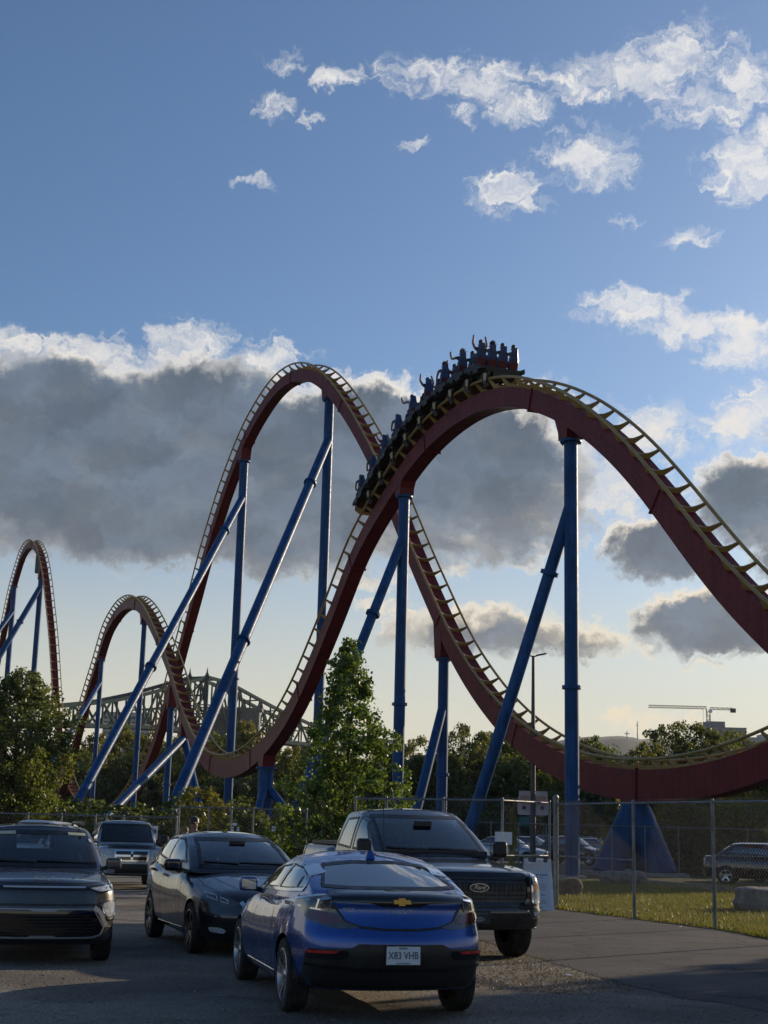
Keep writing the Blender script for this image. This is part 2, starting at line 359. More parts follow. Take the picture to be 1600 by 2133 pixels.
# ================================================================== the coaster
A_PIX = [(92,1748),(107,1695),(128,1652),(145,1594),(163,1535),(177,1477),(192,1428),(209,1376),(218,1341),(229,1309),(247,1280),(261,1264),(279,1257),(296,1263),(314,1286),(331,1321),(348,1361),(363,1399),(375,1443),(389,1492),(405,1533),(424,1570),(444,1594),(475,1605),(506,1600),(537,1581),(562,1556),(594,1516),(625,1462),(656,1394),(681,1331),(703,1281),(725,1219),(744,1166),(782,1092),(813,1044),(844,993),(872,952),(906,914),(941,883),(975,857),(1002,842),(1044,828),(1078,825),(1112,829),(1154,843),(1205,866),(1242,894),(1284,928),(1325,969),(1359,1012),(1394,1055),(1428,1101),(1462,1148),(1497,1192),(1531,1233),(1576,1280),(1640,1340),(1720,1405),(1800,1455),(1900,1500)]
B_PIX = [(-30,1500),(-12,1410),(3,1344),(12,1297),(26,1231),(38,1190),(48,1158),(58,1141),(68,1134),(79,1142),(89,1167),(97,1216),(103,1274),(109,1332),(113,1390),(116,1448),(120,1506),(126,1553),(133,1600),(143,1637),(156,1669),(178,1696),(205,1708),(230,1705),(255,1688),(278,1656),(297,1618),(319,1570),(334,1527),(348,1477),(359,1437),(375,1376),(390,1318),(406,1263),(418,1216),(434,1155),(453,1093),(472,1031),(491,981),(509,934),(528,893),(550,856),(575,818),(600,793),(631,779),(662,783),(687,802),(719,843),(747,887),(769,927),(790,968),(812,1020),(835,1078),(852,1123),(878,1187),(896,1228),(913,1266),(933,1313),(951,1353),(974,1394),(1000,1434),(1023,1467),(1058,1507),(1096,1545),(1134,1572),(1180,1598),(1250,1626),(1325,1638),(1394,1639),(1462,1632),(1531,1617),(1600,1594),(1680,1560),(1760,1515),(1850,1450)]
def dA(x): return 1 / (.00725 + 1.201e-5 * (x - 280))
def dB(x): return 1 / (.0161 + 9.14e-6 * (x - 1320))
class Track:
    def __init__(s, pix, dep):
        P = np.array([at(x, y, dep(x)) for x, y in pix])
        L = np.concatenate([[0], np.cumsum(np.linalg.norm(np.diff(P, axis=0), axis=1))])
        n = int(L[-1] / .5); t = np.linspace(0, L[-1], n)
        Q = np.stack([np.interp(t, L, P[:, i]) for i in range(3)], 1); K = np.interp(t, L, [p[0] for p in pix])
        def smooth(a, k):
            w = np.hanning(k + 2)[1:-1]; w /= w.sum(); pad = k // 2
            b = np.concatenate([2 * a[0] - a[pad:0:-1], a, 2 * a[-1] - a[-2:-pad - 2:-1]], 0)
            return np.stack([np.convolve(b[:, i], w, 'valid') for i in range(a.shape[1])], 1)
        Q = smooth(smooth(Q, 13), 9); s.Q = Q; s.px = K
        s.L = np.concatenate([[0], np.cumsum(np.linalg.norm(np.diff(Q, axis=0), axis=1))])
        s.h = Vector((Q[-1][0] - Q[0][0], Q[-1][1] - Q[0][1], 0)).normalized(); s.lat = Vector((s.h.y, -s.h.x, 0))   # right of travel
    def frame(s, l):
        p = Vector([float(np.interp(l, s.L, s.Q[:, i])) for i in range(3)])
        e = .6; a = Vector([float(np.interp(l - e, s.L, s.Q[:, i])) for i in range(3)]); b = Vector([float(np.interp(l + e, s.L, s.Q[:, i])) for i in range(3)])
        t = (b - a).normalized(); lat = s.lat; up = lat.cross(t).normalized()
        if up.z < 0: up = -up
        return p, t, lat, up
    def depth(s, z): return float(np.interp(z, [3, 8, 14], [1.36, 1.05, .88]))
    def at_px(s, x): return float(np.interp(x, s.px, s.L))
GAUGE, RAIL_UP, SPW = 1.30, .42, .80
def build_track(pix, dep, label, base):
    T = Track(pix, dep)
    o = thing('roller_coaster_track', label, 'coaster track', base)
    B = Vector(base); end = T.L[-1]; joints = list(np.arange(4.0, end - 2, 11.5)); cuts = [0] + joints + [end]
    for j in range(len(cuts) - 1):
        mb = MB(); vs = []; fs = []; ls = np.linspace(cuts[j] + .03, cuts[j + 1] - .03, max(2, int((cuts[j + 1] - cuts[j]) / .7)))
        for l in ls:
            p, t, lat, up = T.frame(l); d = T.depth(p.z) / 2; w = SPW / 2; p = p - B
            vs += [p - lat * w - up * d, p + lat * w - up * d, p + lat * w + up * d, p - lat * w + up * d]
        for i in range(len(ls) - 1): fs += [(4 * i + k, 4 * i + (k + 1) % 4, 4 * i + 4 + (k + 1) % 4, 4 * i + 4 + k) for k in range(4)]
        n = 4 * (len(ls) - 1); fs += [(3, 2, 1, 0), (n, n + 1, n + 2, n + 3)]
        mb.add(vs, fs, True); mb.build('spine_segment', M_red, o, 50)
    for l in joints:
        p, t, lat, up = T.frame(l); d = T.depth(p.z) + .16; Mx = Matrix((lat, t, up)).transposed(); mb = MB()
        mb.box((0, 0, 0), (SPW + .10, .07, d), Mx); f = mb.build('joint_flange', M_red, o); f.location = p - B
    for sgn in (-1, 1):
        mb = MB(); pts = []
        for l in np.arange(0, end, .6):
            p, t, lat, up = T.frame(l); pts.append(p + up * (T.depth(p.z) / 2 + RAIL_UP) + lat * (sgn * GAUGE / 2) - B)
        mb.tube(pts, .066, 10); mb.build('rail', M_yel, o)
    # one tie plate, shared by all of them
    h = RAIL_UP; g = GAUGE / 2
    top = [(-g, h + .02), (-g * .72, h - .11), (-g * .4, h - .22), (0, h - .26), (g * .4, h - .22), (g * .72, h - .11), (g, h + .02)]
    bot = [(g, h - .10), (g * .55, .0), (g * .5, -.03), (-g * .5, -.03), (-g * .55, .0), (-g, h - .10)]
    tm = MB().prism(top + bot, -.035, .035, 'Y').mesh('tie', M_yel)
    for l in np.arange(1.2, end - .5, 1.28):
        p, t, lat, up = T.frame(l); q = link('tie', tm, o); q.matrix_basis = Matrix.Translation(p + up * (T.depth(p.z) / 2) - B) @ Matrix((lat, t, up)).transposed().to_4x4()
    return T, o
TA, trackA = build_track(A_PIX, dA, 'red and yellow coaster track of the nearer run carrying the train', gx(475, dA(475)))
TB, trackB = build_track(B_PIX, dB, 'red and yellow coaster track of the farther run with the tallest middle hill', gx(1325, dB(1325)))

SUP = 'blue coaster support columns'
def ring(mb, p, d, r, h=.10):
    d = Vector(d).normalized(); mb.tube([Vector(p) - d * h / 2, Vector(p) + d * h / 2], r, 18, smooth=False)
def support(T, px, r, label, brace=None, joint=None, rb=None, top_px=None, legs=None, flanges=(.3, .72), lead=0.0):
    l = T.at_px(px); p, t, lat, up = T.frame(l); d = T.depth(p.z) / 2
    zt = p.z - d - .75 if top_px is None else at(px, top_px, p.y).z
    zt = min(zt, p.z - d - .15)
    base = Vector((p.x, p.y, 0)); o = thing('coaster_support', label, 'support', base, group=SUP)
    if legs is None:
        MB().tube([(0, 0, 0), (0, 0, zt)], r, 20).build('column', M_blue, o)
        mb = MB(); ring(mb, (0, 0, zt - .05), (0, 0, 1), r + .16, .1)
        for k in range(10):
            a = k * 2 * math.pi / 10; mb.tube([(math.cos(a) * (r + .10), math.sin(a) * (r + .10), zt - .18), (math.cos(a) * (r + .10), math.sin(a) * (r + .10), zt + .08)], .03, 5, smooth=False)
        mb.build('top_flange', M_blue, o)
        mb = MB(); ring(mb, (0, 0, zt * .42), (0, 0, 1), r + .10, .14); mb.build('splice_flange', M_blue, o)
        MB().box((0, 0, .05), (r * 3.4, r * 3.4, .14)).build('footing', M_conc, o)
    # saddle gusset between spine and column
    th = Vector((t.x, t.y, 0)).normalized(); w = SPW / 2 + .015; mb = MB(); vs = []
    for zz, half in ((zt, r + .06), (zt + .35, r + .10)):
        for sx, sy in ((-1, -1), (1, -1), (1, 1), (-1, 1)): vs.append(lat * (sx * min(w, r + .1)) + th * (sy * half) + Vector((0, 0, zz)))
    for sx, sy in ((-1, -1), (1, -1), (1, 1), (-1, 1)):
        q, t2, _, u2 = T.frame(l + sy * max(.75, r * 1.7)); c = q - u2 * (T.depth(q.z) / 2 - .25) - base; vs.append(Vector((c.x, c.y, c.z)) + lat * (sx * w))
    mb.add(vs, [(3, 2, 1, 0), (8, 9, 10, 11)] + [(b + k, b + (k + 1) % 4, b + 4 + (k + 1) % 4, b + 4 + k) for b in (0, 4) for k in range(4)])
    mb.build('saddle', M_red, o)
    for foot, jpx, rr, fl in (brace or []):
        q = at(px, jpx, p.y); a = Vector((0, 0, q.z)); b = Vector(foot) - base; dv = (b - a).normalized()
        MB().tube([a, b], rr, 18).build('brace', M_blue, o)
        for f in fl:
            mb = MB(); ring(mb, a.lerp(b, f), dv, rr + .12, .16)
            mb.build('brace_flange', M_blue, o)
        MB().box((b.x, b.y, .05), (rr * 3.4, rr * 3.4, .14)).build('footing', M_conc, o)
    for foot, rr in (legs or []):
        b = Vector(foot) - base; a = Vector((0, 0, zt + .1))
        MB().tube([a, b], rr, 20).build('leg', M_blue, o)
        MB().box((b.x, b.y, .05), (rr * 2.9, rr * 2.9, .2)).build('footing', M_conc, o)
    return o, zt
def gy(px, Y): return gx(px, Y)
support(TA, 1190, .275, 'thick blue column of the near hill, right of the train, with its slanting brace', [(gy(949, 57), 1050, .245, (.19, ))], top_px=917)
support(TA, 843, .285, 'blue column of the near hill under the climbing train, braced behind the poplar', [(gy(572, 66), 1118, .24, (.26, ))], top_px=1033)
support(TA, 303, .25, 'thin blue column under the right side of the small middle hill', top_px=1298)
support(TA, 213, .25, 'blue column under the left side of the small middle hill with a long brace', [(gy(15, 125), 1422, .23, (.3, ))], top_px=1374)
support(TA, 386, .24, 'low blue twin-legged support where the small hill comes down to the valley', legs=[(gy(163, 100), .33), (gy(434, 110), .30)], top_px=1540)
o, z = support(TA, 556, .50, 'short stout blue column under the valley of the nearer track', top_px=1598)
for fx, Yf in ((515, 90), (668, 92)):
    b = gy(fx, Yf) - o.location; MB().tube([(0, 0, z * .8), b], .26, 16).build('raking_leg', M_blue, o)
support(TA, 116, .27, 'blue column at the foot of the small hill beside the left tree', top_px=1640)
support(TB, 688, .335, 'tall blue column of the highest middle hill, right of the crest, with its long brace', [(gy(316, 72), 918, .32, (.14, .57))], top_px=832)
support(TB, 510, .355, 'tall blue column of the highest middle hill, left of the crest, with its long brace', [(gy(109, 85), 1036, .30, (.13, .57))], top_px=960)
support(TB, 926, .305, 'blue column under the falling farther track with a short brace, left of the lamp post', [(gy(841, 76), 1470, .26, ())], top_px=1371)
support(TB, 359, .30, 'blue column at the foot of the highest middle hill', top_px=1475)
support(TB, 1324, .40, 'splayed blue pyramid support under the low valley at the right fence', legs=[(gy(1262, 61.5), .62), (gy(1383, 61.0), .62), (gy(1345, 64.5), .6)], top_px=1690)
support(TB, 31, .42, 'blue column left of the farthest peak with a brace leaving the picture', [(gy(-300, 200), 1274, .4, ())], top_px=1222)
support(TB, 89, .40, 'blue column right of the farthest peak with a long slanting brace', [(gy(-213, 190), 1222, .4, (.16, ))], top_px=1205)
mb = MB().box((0, 0, 0), (1.0, 1.0, 2.6)); q = at(82, 1176, dB(82)); bx_ = mb.build('maintenance_box', mat('green box paint', (.05, .12, .11), .5), trackB, loc=q - trackB.location)

# ================================================================== people (bodies grown from a jointed skeleton)
def skin_mesh(name, pts, edges, rad, mats, subdiv=1):
    me = bpy.data.meshes.new(name); me.from_pydata([p for p in pts], edges, [])
    o = bpy.data.objects.new(name, me); C.objects.link(o); o.modifiers.new('skin', 'SKIN'); sk = me.skin_vertices[0].data
    for i, r in enumerate(rad): sk[i].radius = (r, r) if not hasattr(r, '__len__') else r; sk[i].use_root = (i == 0)
    ss = o.modifiers.new('s', 'SUBSURF'); ss.levels = subdiv; ss.render_levels = subdiv
    dg = bpy.context.evaluated_depsgraph_get(); out = bpy.data.meshes.new_from_object(o.evaluated_get(dg)); bpy.data.objects.remove(o)
    out.name = name; out.materials.clear()
    for m in mats: out.materials.append(m)
    out.polygons.foreach_set('use_smooth', [True] * len(out.polygons)); return out
M_skin = mat('skin', (.27, .15, .105), .6)
SHIRTS = [mat('shirt ' + n, c, .85, var=.1) for n, c in (('navy', (.015, .022, .06)), ('black', (.015, .015, .016)), ('grey', (.14, .14, .15)), ('red', (.22, .03, .03)), ('white', (.5, .5, .5)), ('green', (.05, .11, .06)))]
M_jean = mat('denim', (.03, .045, .09), .85, var=.2)
M_hair = mat('dark hair', (.025, .017, .012), .6, var=.3); M_hair2 = mat('fair hair', (.16, .10, .05), .6, var=.3)
def seated_mesh(pose, shirt):
    """x forward, y left, z up; hip at origin"""
    P = [(0, 0, 0), (-.03, 0, .18), (-.05, 0, .36), (-.06, 0, .50), (-.05, 0, .58), (-.03, 0, .69), (-.02, 0, .80)]
    Rr = [.135, .125, (.17, .12), (.15, .09), .055, .095, .085]
    E_ = [(0, 1), (1, 2), (2, 3), (3, 4), (4, 5), (5, 6)]
    def add(par, pts, rr):
        for p, r in zip(pts, rr): P.append(p); Rr.append(r); E_.append((par, len(P) - 1)); par = len(P) - 1
    for s in (1, -1): add(0, [(.14, .10 * s, .0), (.46, .13 * s, .02), (.50, .13 * s, -.22), (.48, .13 * s, -.42), (.60, .13 * s, -.46)], [.085, .065, .055, .045, .04])
    A = {'both': (((-.02, .24, .50), (.05, .33, .74), (.10, .28, 1.00), (.12, .27, 1.10)),) * 2,
         'one': (((-.02, .24, .50), (.06, .42, .42), (.12, .46, .68), (.13, .44, .78)), ((-.02, .24, .48), (.10, .28, .24), (.30, .20, .18), (.38, .16, .18))),
         'down': (((-.02, .24, .48), (.10, .28, .24), (.30, .20, .18), (.38, .16, .18)),) * 2}[pose]
    for s, arm in zip((1, -1), A): add(3, [(x, y * s, z) for x, y, z in arm], [.07, .052, .044, .05])
    me = skin_mesh('rider_body', P, E_, Rr, [M_skin, shirt, M_jean])
    for f in me.polygons:
        c = f.center
        f.material_index = 2 if c.z < .06 and c.x > -.2 and c.z > -.5 else 1 if (.06 <= c.z < .545 and abs(c.y) < .27) else 0
    return me
def hair_mesh(m, wind):
    mb = MB().sphere((-.035, 0, .80), (.105, .095, .115), 10, 7)
    r = random.Random(4)
    for k in range(16 if wind else 0):
        y = r.uniform(-.08, .08); z = r.uniform(.72, .88); e = r.uniform(.18, .34)
        mb.tube([(-.05, y, z), (-.14, y * 1.2, z + .02 + r.uniform(-.02, .04)), (-.05 - e, y * 1.5 + r.uniform(-.05, .05), z + r.uniform(-.08, .10))], [.03, .02, .004], 4)
    return mb.mesh('hair', m)
RB = {(p, i): seated_mesh(p, SHIRTS[i]) for p, i in (('both', 0), ('both', 3), ('one', 1), ('one', 4), ('down', 2), ('down', 5))}
HAIR = [hair_mesh(M_hair, False), hair_mesh(M_hair, True), hair_mesh(M_hair2, True)]

# ================================================================== the train
M_seat = mat('seat blue shell', (.016, .042, .125), .38, var=.15); M_seatred = mat('seat red shell', (.11, .012, .016), .45, var=.15)
train = thing('coaster_train', 'roller coaster train with blue high-backed seats cresting the near hill', 'coaster train', TA.frame(TA.at_px(900))[0])
TBASE = train.location.copy()
l_rear, l_front = TA.at_px(1038), TA.at_px(783)
NC = 9; PITCHL = (l_rear - l_front) / (NC - .35)
def ml(mb, name, m): return mb.mesh(name, m)
# car parts, x forward, y left, z up from the rail tops
LC = PITCHL * .97
cm = MB().box((0, 0, .14), (LC, .9, .26)).box((0, 0, .30), (LC * .96, 1.7, .10)).box((.72, 0, .16), (.6, .16, .16)).box((-.2, .55, .08), (.7, .2, .22)).box((-.2, -.55, .08), (.7, .2, .22)); m_chas = ml(cm, 'chassis', M_dark)
m_side = ml(MB().box((0, 0, 0), (LC, .06, .15)).box((0, 0, .12), (LC * .98, .05, .05)).box((-.3, 0, -.14), (.5, .06, .16)).box((.35, 0, -.12), (.3, .06, .12)), 'side_sill', M_dark)
m_floor = ml(MB().prism([(-LC * .5, .34), (LC * .46, .34), (LC * .5, .40), (LC * .5, .47), (-LC * .5, .45)], -1.10, 1.10, 'Y'), 'floor_pan', M_dark)
m_guard = ml(MB().prism([(-.14, .12), (.16, .14), (.05, -.20), (-.03, -.22)], -.03, .03, 'Y'), 'wheel_guard', M_cream)
bg_ = MB().box((0, 0, .0), (.42, .16, .34)).box((0, -.02, -.24), (.30, .10, .24)).box((.02, 0, .20), (.30, .22, .10))
m_bogie = ml(bg_, 'wheel_carrier', M_dark)
wm = MB().lathe([(.02, -.045), (.13, -.045), (.15, -.03), (.15, .03), (.13, .045), (.02, .045)], 14, 'Y'); m_wheel = ml(wm, 'wheel', mat('polyurethane wheel', (.05, .045, .04), .5))
sb = []
def ringsec(x, z, w, th): return [(x, -w, z), (x + th, -w * .8, z), (x + th, w * .8, z), (x, w, z), (x - .06, w * .7, z), (x - .06, -w * .7, z)]
prof = [(-.06, .50, .17, .10), (-.10, .62, .22, .12), (-.15, .85, .235, .12), (-.19, 1.08, .22, .12), (-.22, 1.25, .165, .12), (-.24, 1.42, .135, .12), (-.25, 1.57, .125, .10), (-.25, 1.60, .09, .06)]
vs = []; fs = []
for q in prof: vs += ringsec(q[0], q[1], q[2] * 1.16, q[3])
for i in range(len(prof) - 1): fs += [(6 * i + k, 6 * i + (k + 1) % 6, 6 * i + 6 + (k + 1) % 6, 6 * i + 6 + k) for k in range(6)]
fs += [tuple(range(5, -1, -1)), tuple(6 * (len(prof) - 1) + k for k in range(6))]
m_back = ml(MB().add(vs, fs, True), 'seat_back', M_seat)
m_pan = ml(MB().prism([(-.16, .46), (.36, .50), (.44, .62), (.40, .66), (.05, .60), (-.10, .72), (-.24, .92), (-.28, .90)], -.20, .20, 'Y'), 'seat_pan', M_seatred)
m_bar = ml(MB().tube([(-.02, 0, .50), (.34, 0, .62), (.36, 0, .92), (.20, 0, .98)], .04, 8).box((.22, 0, .96), (.16, .34, .10)), 'lap_bar', M_dark)
m_nose = ml(MB().add([(x, y, z) for x, s, z0, z1 in ((0, 1.0, .30, .80), (.35, .9, .26, .78), (.62, .55, .24, .60), (.72, .2, .28, .46)) for y, z in ((-1.0 * s, z0), (1.0 * s, z0), (.8 * s, z1), (-.8 * s, z1))],
    [(4 * i + k, 4 * i + (k + 1) % 4, 4 * i + 4 + (k + 1) % 4, 4 * i + 4 + k) for i in range(3) for k in range(4)] + [(3, 2, 1, 0), (12, 13, 14, 15)], True), 'nose_cone', M_cream)
rowname = ['rearmost', 'second from rear', 'third from rear', 'fourth from rear', 'middle', 'fourth from front', 'third from front', 'second from front', 'front']
seatname = ['far left', 'inner left', 'inner right', 'far right']
poses = {0: [('both', 0, 0), ('down', 2, 1), ('down', 5, 0), ('down', 2, 0)], 1: [('one', 1, 2), ('down', 5, 0)], 2: [('down', 2, 1), ('both', 3, 0)], 3: [('both', 0, 0), ('one', 4, 0)], 4: [('one', 4, 0), ('down', 2, 0)], 5: [('down', 2, 0), ('down', 5, 0)], 6: [('both', 3, 0), ('one', 1, 0)], 7: [('down', 5, 0), ('down', 2, 0)], 8: [('down', 2, 0), ('down', 5, 1)]}
ptxt = {'both': 'with both arms raised', 'one': 'with one bent arm raised', 'down': 'holding the lap bar'}
for i in range(NC):
    l = l_rear - PITCHL * (i + .32); p, t, lat, up = TA.frame(l); o_ = p + up * (TA.depth(p.z) / 2 + RAIL_UP + .09)
    fwd = -t; left = up.cross(fwd).normalized()
    MX = Matrix((fwd, left, up)).transposed().to_4x4()
    car = link('coaster_car', m_chas, train); car.matrix_basis = Matrix.Translation(o_ - TBASE) @ MX
    link('floor_pan', m_floor, car)
    for s in (1, -1):
        link('side_sill', m_side, car, (0, s * 1.08, .40))
        b = link('wheel_carrier', m_bogie, car, (-.62, s * .72, .02)); link('wheel_guard', m_guard, car, (-.86, s * .86, -.02))
        for wx, wy, wz in ((-.74, s * .66, .13), (-.50, s * .66, .13), (-.62, s * .66, -.33)): link('wheel', m_wheel, car, (wx, wy, wz))
    if i == NC - 1: link('nose_cone', m_nose, car, (.80, 0, 0))
    for k in range(4):
        y = (.825, .275, -.275, -.825)[k]; loc = (-.05, y, 0)
        link('seat_back', m_back, car, loc); link('seat_pan', m_pan, car, loc); link('lap_bar', m_bar, car, loc)
        if k < len(poses[i]):
            ps, sh, hr = poses[i][k]
            rd = thing('person', f'rider {ptxt[ps]}, {seatname[k]} seat, {rowname[i]} train row', 'person', group='coaster riders')
            rd.matrix_world = Matrix.Translation(o_) @ MX @ Matrix.Translation((-.02 + loc[0], y, .80)) @ Matrix.Scale(1.08, 4)
            link('body', RB[(ps, sh)], rd); link('hair', HAIR[hr], rd)

# ================================================================== vehicles
def axis_pts(n, r):
    e = [-1, -1 + .12 * r, -1 + .3 * r, -1 + .55 * r, -1 + .8 * r]; m = list(np.linspace(-1 + r, 1 - r, n)); return e + m + [-v for v in e[::-1]]
def rgrid(n, r):
    """rounded box on a grid: n cells and corner radius (share of half size) per axis"""
    ax = [axis_pts(n[i], r[i]) for i in range(3)]; vs = []; fs = []
    for d in range(3):
        u, v = (d + 1) % 3, (d + 2) % 3
        for s in (-1, 1):
            b = len(vs); U, V = ax[u], ax[v]
            for a in U:
                for c in V:
                    p = [0, 0, 0]; p[d] = s; p[u] = a; p[v] = c; vs.append(p)
            for i in range(len(U) - 1):
                for j in range(len(V) - 1):
                    q = (b + i * len(V) + j, b + (i + 1) * len(V) + j, b + (i + 1) * len(V) + j + 1, b + i * len(V) + j + 1)
                    fs.append(q if s > 0 else q[::-1])
    Q = np.array(vs, float); rr = np.array(r); K = np.clip(Q, -(1 - rr), 1 - rr); N_ = (Q - K) / rr
    ln = np.linalg.norm(N_, axis=1, keepdims=True); ln[ln == 0] = 1
    return K + N_ / ln * rr, fs
def tabf(tab):
    tab = sorted(tab); xs = np.array([p[0] for p in tab]); ys = np.array([p[1] for p in tab])
    xx = np.linspace(xs[0], xs[-1], 400); yy = np.interp(xx, xs, ys); k = 31; w = np.hanning(k + 2)[1:-1]; w /= w.sum()
    ys2 = np.convolve(np.concatenate([np.full(k // 2, yy[0]) + (np.arange(-(k // 2), 0)) * (yy[1] - yy[0]), yy, np.full(k // 2, yy[-1]) + (np.arange(1, k // 2 + 1)) * (yy[-1] - yy[-2])]), w, 'valid')
    return lambda x: np.interp(x, xx, ys2)
def chaikin(p, it=1, rad=None):
    """round the corners of a polygon"""
    if not it: return list(p)
    rad = rad or (.03 if it == 1 else .05); out = []; n = len(p)
    for i in range(n):
        a, b, c = (np.array(p[j % n], float) for j in (i - 1, i, i + 1)); u, v = a - b, c - b; lu, lv = np.linalg.norm(u), np.linalg.norm(v); r = min(rad, .42 * lu, .42 * lv)
        A, B_ = b + u / lu * r, b + v / lv * r
        out += [tuple((1 - t) ** 2 * A + 2 * t * (1 - t) * b + t * t * B_) for t in (0, .33, .67, 1)]
    return out
def resample(p, step):
    out = []
    for i in range(len(p)):
        a, b = np.array(p[i]), np.array(p[(i + 1) % len(p)]); n = max(1, int(np.linalg.norm(b - a) / step))
        out += [tuple(a + (b - a) * k / n) for k in range(n)]
    return out
def area(p): return .5 * sum(p[i][0] * p[(i + 1) % len(p)][1] - p[(i + 1) % len(p)][0] * p[i][1] for i in range(len(p)))
def inset(p, w):
    if area(p) < 0: p = p[::-1]
    out = []
    for i in range(len(p)):
        a, b, c = (np.array(p[j % len(p)]) for j in (i - 1, i, i + 1)); t = c - a; t = t / (np.linalg.norm(t) + 1e-9); out.append(tuple(b + np.array((-t[1], t[0])) * w))
    return out
def inside(pt, poly):
    x, y = pt; c = False; n = len(poly)
    for i in range(n):
        x1, y1 = poly[i]; x2, y2 = poly[(i + 1) % n]
        if (y1 > y) != (y2 > y) and x < (x2 - x1) * (y - y1) / (y2 - y1) + x1: c = not c
    return c
PROJ = {'L': (lambda a, b: Vector((a, 3, b)), Vector((0, -1, 0))), 'R': (lambda a, b: Vector((a, -3, b)), Vector((0, 1, 0))),
        'F': (lambda a, b: Vector((9, a, b)), Vector((-1, 0, 0))), 'B': (lambda a, b: Vector((-9, a, b)), Vector((1, 0, 0))), 'T': (lambda a, b: Vector((a, b, 5)), Vector((0, 0, -1)))}
FLAT = {'L': lambda c: (c.x, c.z), 'R': lambda c: (c.x, c.z), 'F': lambda c: (c.y, c.z), 'B': lambda c: (c.y, c.z), 'T': lambda c: (c.x, c.y)}
class Car:
    def __init__(s, name, label, cat, loc, rot, paint, group='vehicles in the gravel lot', scale=1.0):
        s.root = thing(name, label, cat, loc, rot, group); s.root.scale = (scale,) * 3; s.paint = paint; s.bv = []; s.V = []; s.Fc = []; s.holes = []; s.wheels = []
    def shape(s, key, n, r, fmap):
        Q, fs = rgrid(n, r); P = np.array([fmap(*q) for q in Q]) if not getattr(fmap, 'vec', False) else fmap(Q)
        b = len(s.V); s.V += [Vector(p) for p in P]; s.Fc += [tuple(i + b for i in f) for f in fs]; setattr(s, key, (P, fs))
    def lower(s, n, r, lf, lr, zt, zb, w, sec, crown=.03, kf=.3, kr=.2, pf=2.4, pr=2.4, key='body'):
        lf, lr, zt, zb, w, sec = (tabf(t) for t in (lf, lr, zt, zb, w, sec)); F0, R0 = float(lf(np.array([.6]))[0]), float(lr(np.array([.6]))[0])
        def f(Q):
            a, b, c = Q.T; l0 = R0 + (F0 - R0) * (a + 1) / 2; z0, z1 = zb(l0), zt(l0)
            z = z0 + (z1 - z0) * (c + 1) / 2; y = b * w(l0) * sec(c); z = z - crown * np.abs(b) ** 2.2 * np.clip(c, 0, 1) ** 3
            y_ = np.abs(y) / float(np.max(w(np.linspace(R0, F0, 50)))); L1 = lf(z) - kf * y_ ** pf; L0 = lr(z) + kr * y_ ** pr
            return np.stack([L0 + (L1 - L0) * (a + 1) / 2, y, z], 1)
        f.vec = True; s.shape(key, n, r, f)
    def upper(s, n, r, lf, lr, roof, zb, wb, wr, crown=.05, kf=.22, kr=.14, bow=.03):
        lf, lr, roof, zb = (tabf(t) for t in (lf, lr, roof, zb)); wb, wr = tabf(wb), tabf(wr); zr0 = float(np.max(roof(np.linspace(-4, 4, 200)))); zb0 = float(np.min(zb(np.linspace(-4, 4, 200))))
        def f(Q):
            a, b, c = Q.T; zn = zb0 + (zr0 - zb0) * (c + 1) / 2; L0, L1 = lr(zn), lf(zn); l = L0 + (L1 - L0) * (a + 1) / 2
            z = zb(l) + (roof(l) - zb(l)) * (c + 1) / 2; t = (c + 1) / 2; ww = wb(l) * (1 - t) + wr(l) * t + bow * np.sin(np.pi * t); y = b * ww
            z = z - crown * b ** 2 * np.clip(c, 0, 1) ** 2; k = np.abs(b) ** 2.2
            return np.stack([l - kf * k * np.clip(a, 0, 1) ** 2 * 1.0 + kr * k * np.clip(-a, 0, 1) ** 2, y, z], 1)
        f.vec = True; s.shape('cabin', n, r, f)
    def seal(s): s.tree = BVHTree.FromPolygons(s.V, s.Fc)
    def hit(s, ax, a, b, off):
        o, d = PROJ[ax]; h = s.tree.ray_cast(o(a, b), d)
        if h[0] is None:
            h = s.tree.find_nearest(o(a, b) + d * (9 if ax in 'FB' else 3) * .6)
            p = h[0]
        else: p = h[0]
        n = h[1]; n = -n if n.dot(d) > 0 else n
        return p + n * off, n
    def surf(s, name, pts2, faces, ax, m, parent, off, skirt=.012, closed_edges=None):
        ca, cb_ = sum(p[0] for p in pts2) / len(pts2), sum(p[1] for p in pts2) / len(pts2); H = []
        for a, b in pts2:
            t = 0.0
            while t < .9 and s.tree.ray_cast(PROJ[ax][0](a + (ca - a) * t, b + (cb_ - b) * t), PROJ[ax][1])[0] is None: t += .04
            H.append(s.hit(ax, a + (ca - a) * t, b + (cb_ - b) * t, off))
        me = bpy.data.meshes.new(name); bm = bmesh.new(); vv = [bm.verts.new(h[0]) for h in H]
        for f in faces:
            try: bm.faces.new([vv[i] for i in f])
            except ValueError: pass
        bm.normal_update(); mean = sum((h[1] for h in H), Vector()); tot = sum((f.normal * f.calc_area() for f in bm.faces), Vector())
        if tot.dot(mean) < 0: bmesh.ops.reverse_faces(bm, faces=list(bm.faces))
        be = [e for e in bm.edges if len(e.link_faces) == 1]; idx = {v: i for i, v in enumerate(vv)}
        if skirt:
            r = bmesh.ops.extrude_edge_only(bm, edges=be); nv = [v for v in r['geom'] if isinstance(v, bmesh.types.BMVert)]
            kd = {tuple(round(c, 6) for c in h[0]): h[1] for h in H}
            for v in nv: v.co -= kd.get(tuple(round(c, 6) for c in v.co), mean.normalized()) * skirt
        bmesh.ops.recalc_face_normals(bm, faces=bm.faces) if False else None
        bm.to_mesh(me); bm.free(); me.polygons.foreach_set('use_smooth', [True] * len(me.polygons)); me.set_sharp_from_angle(angle=R(40)); me.materials.append(m)
        return link(name, me, parent or s.root)
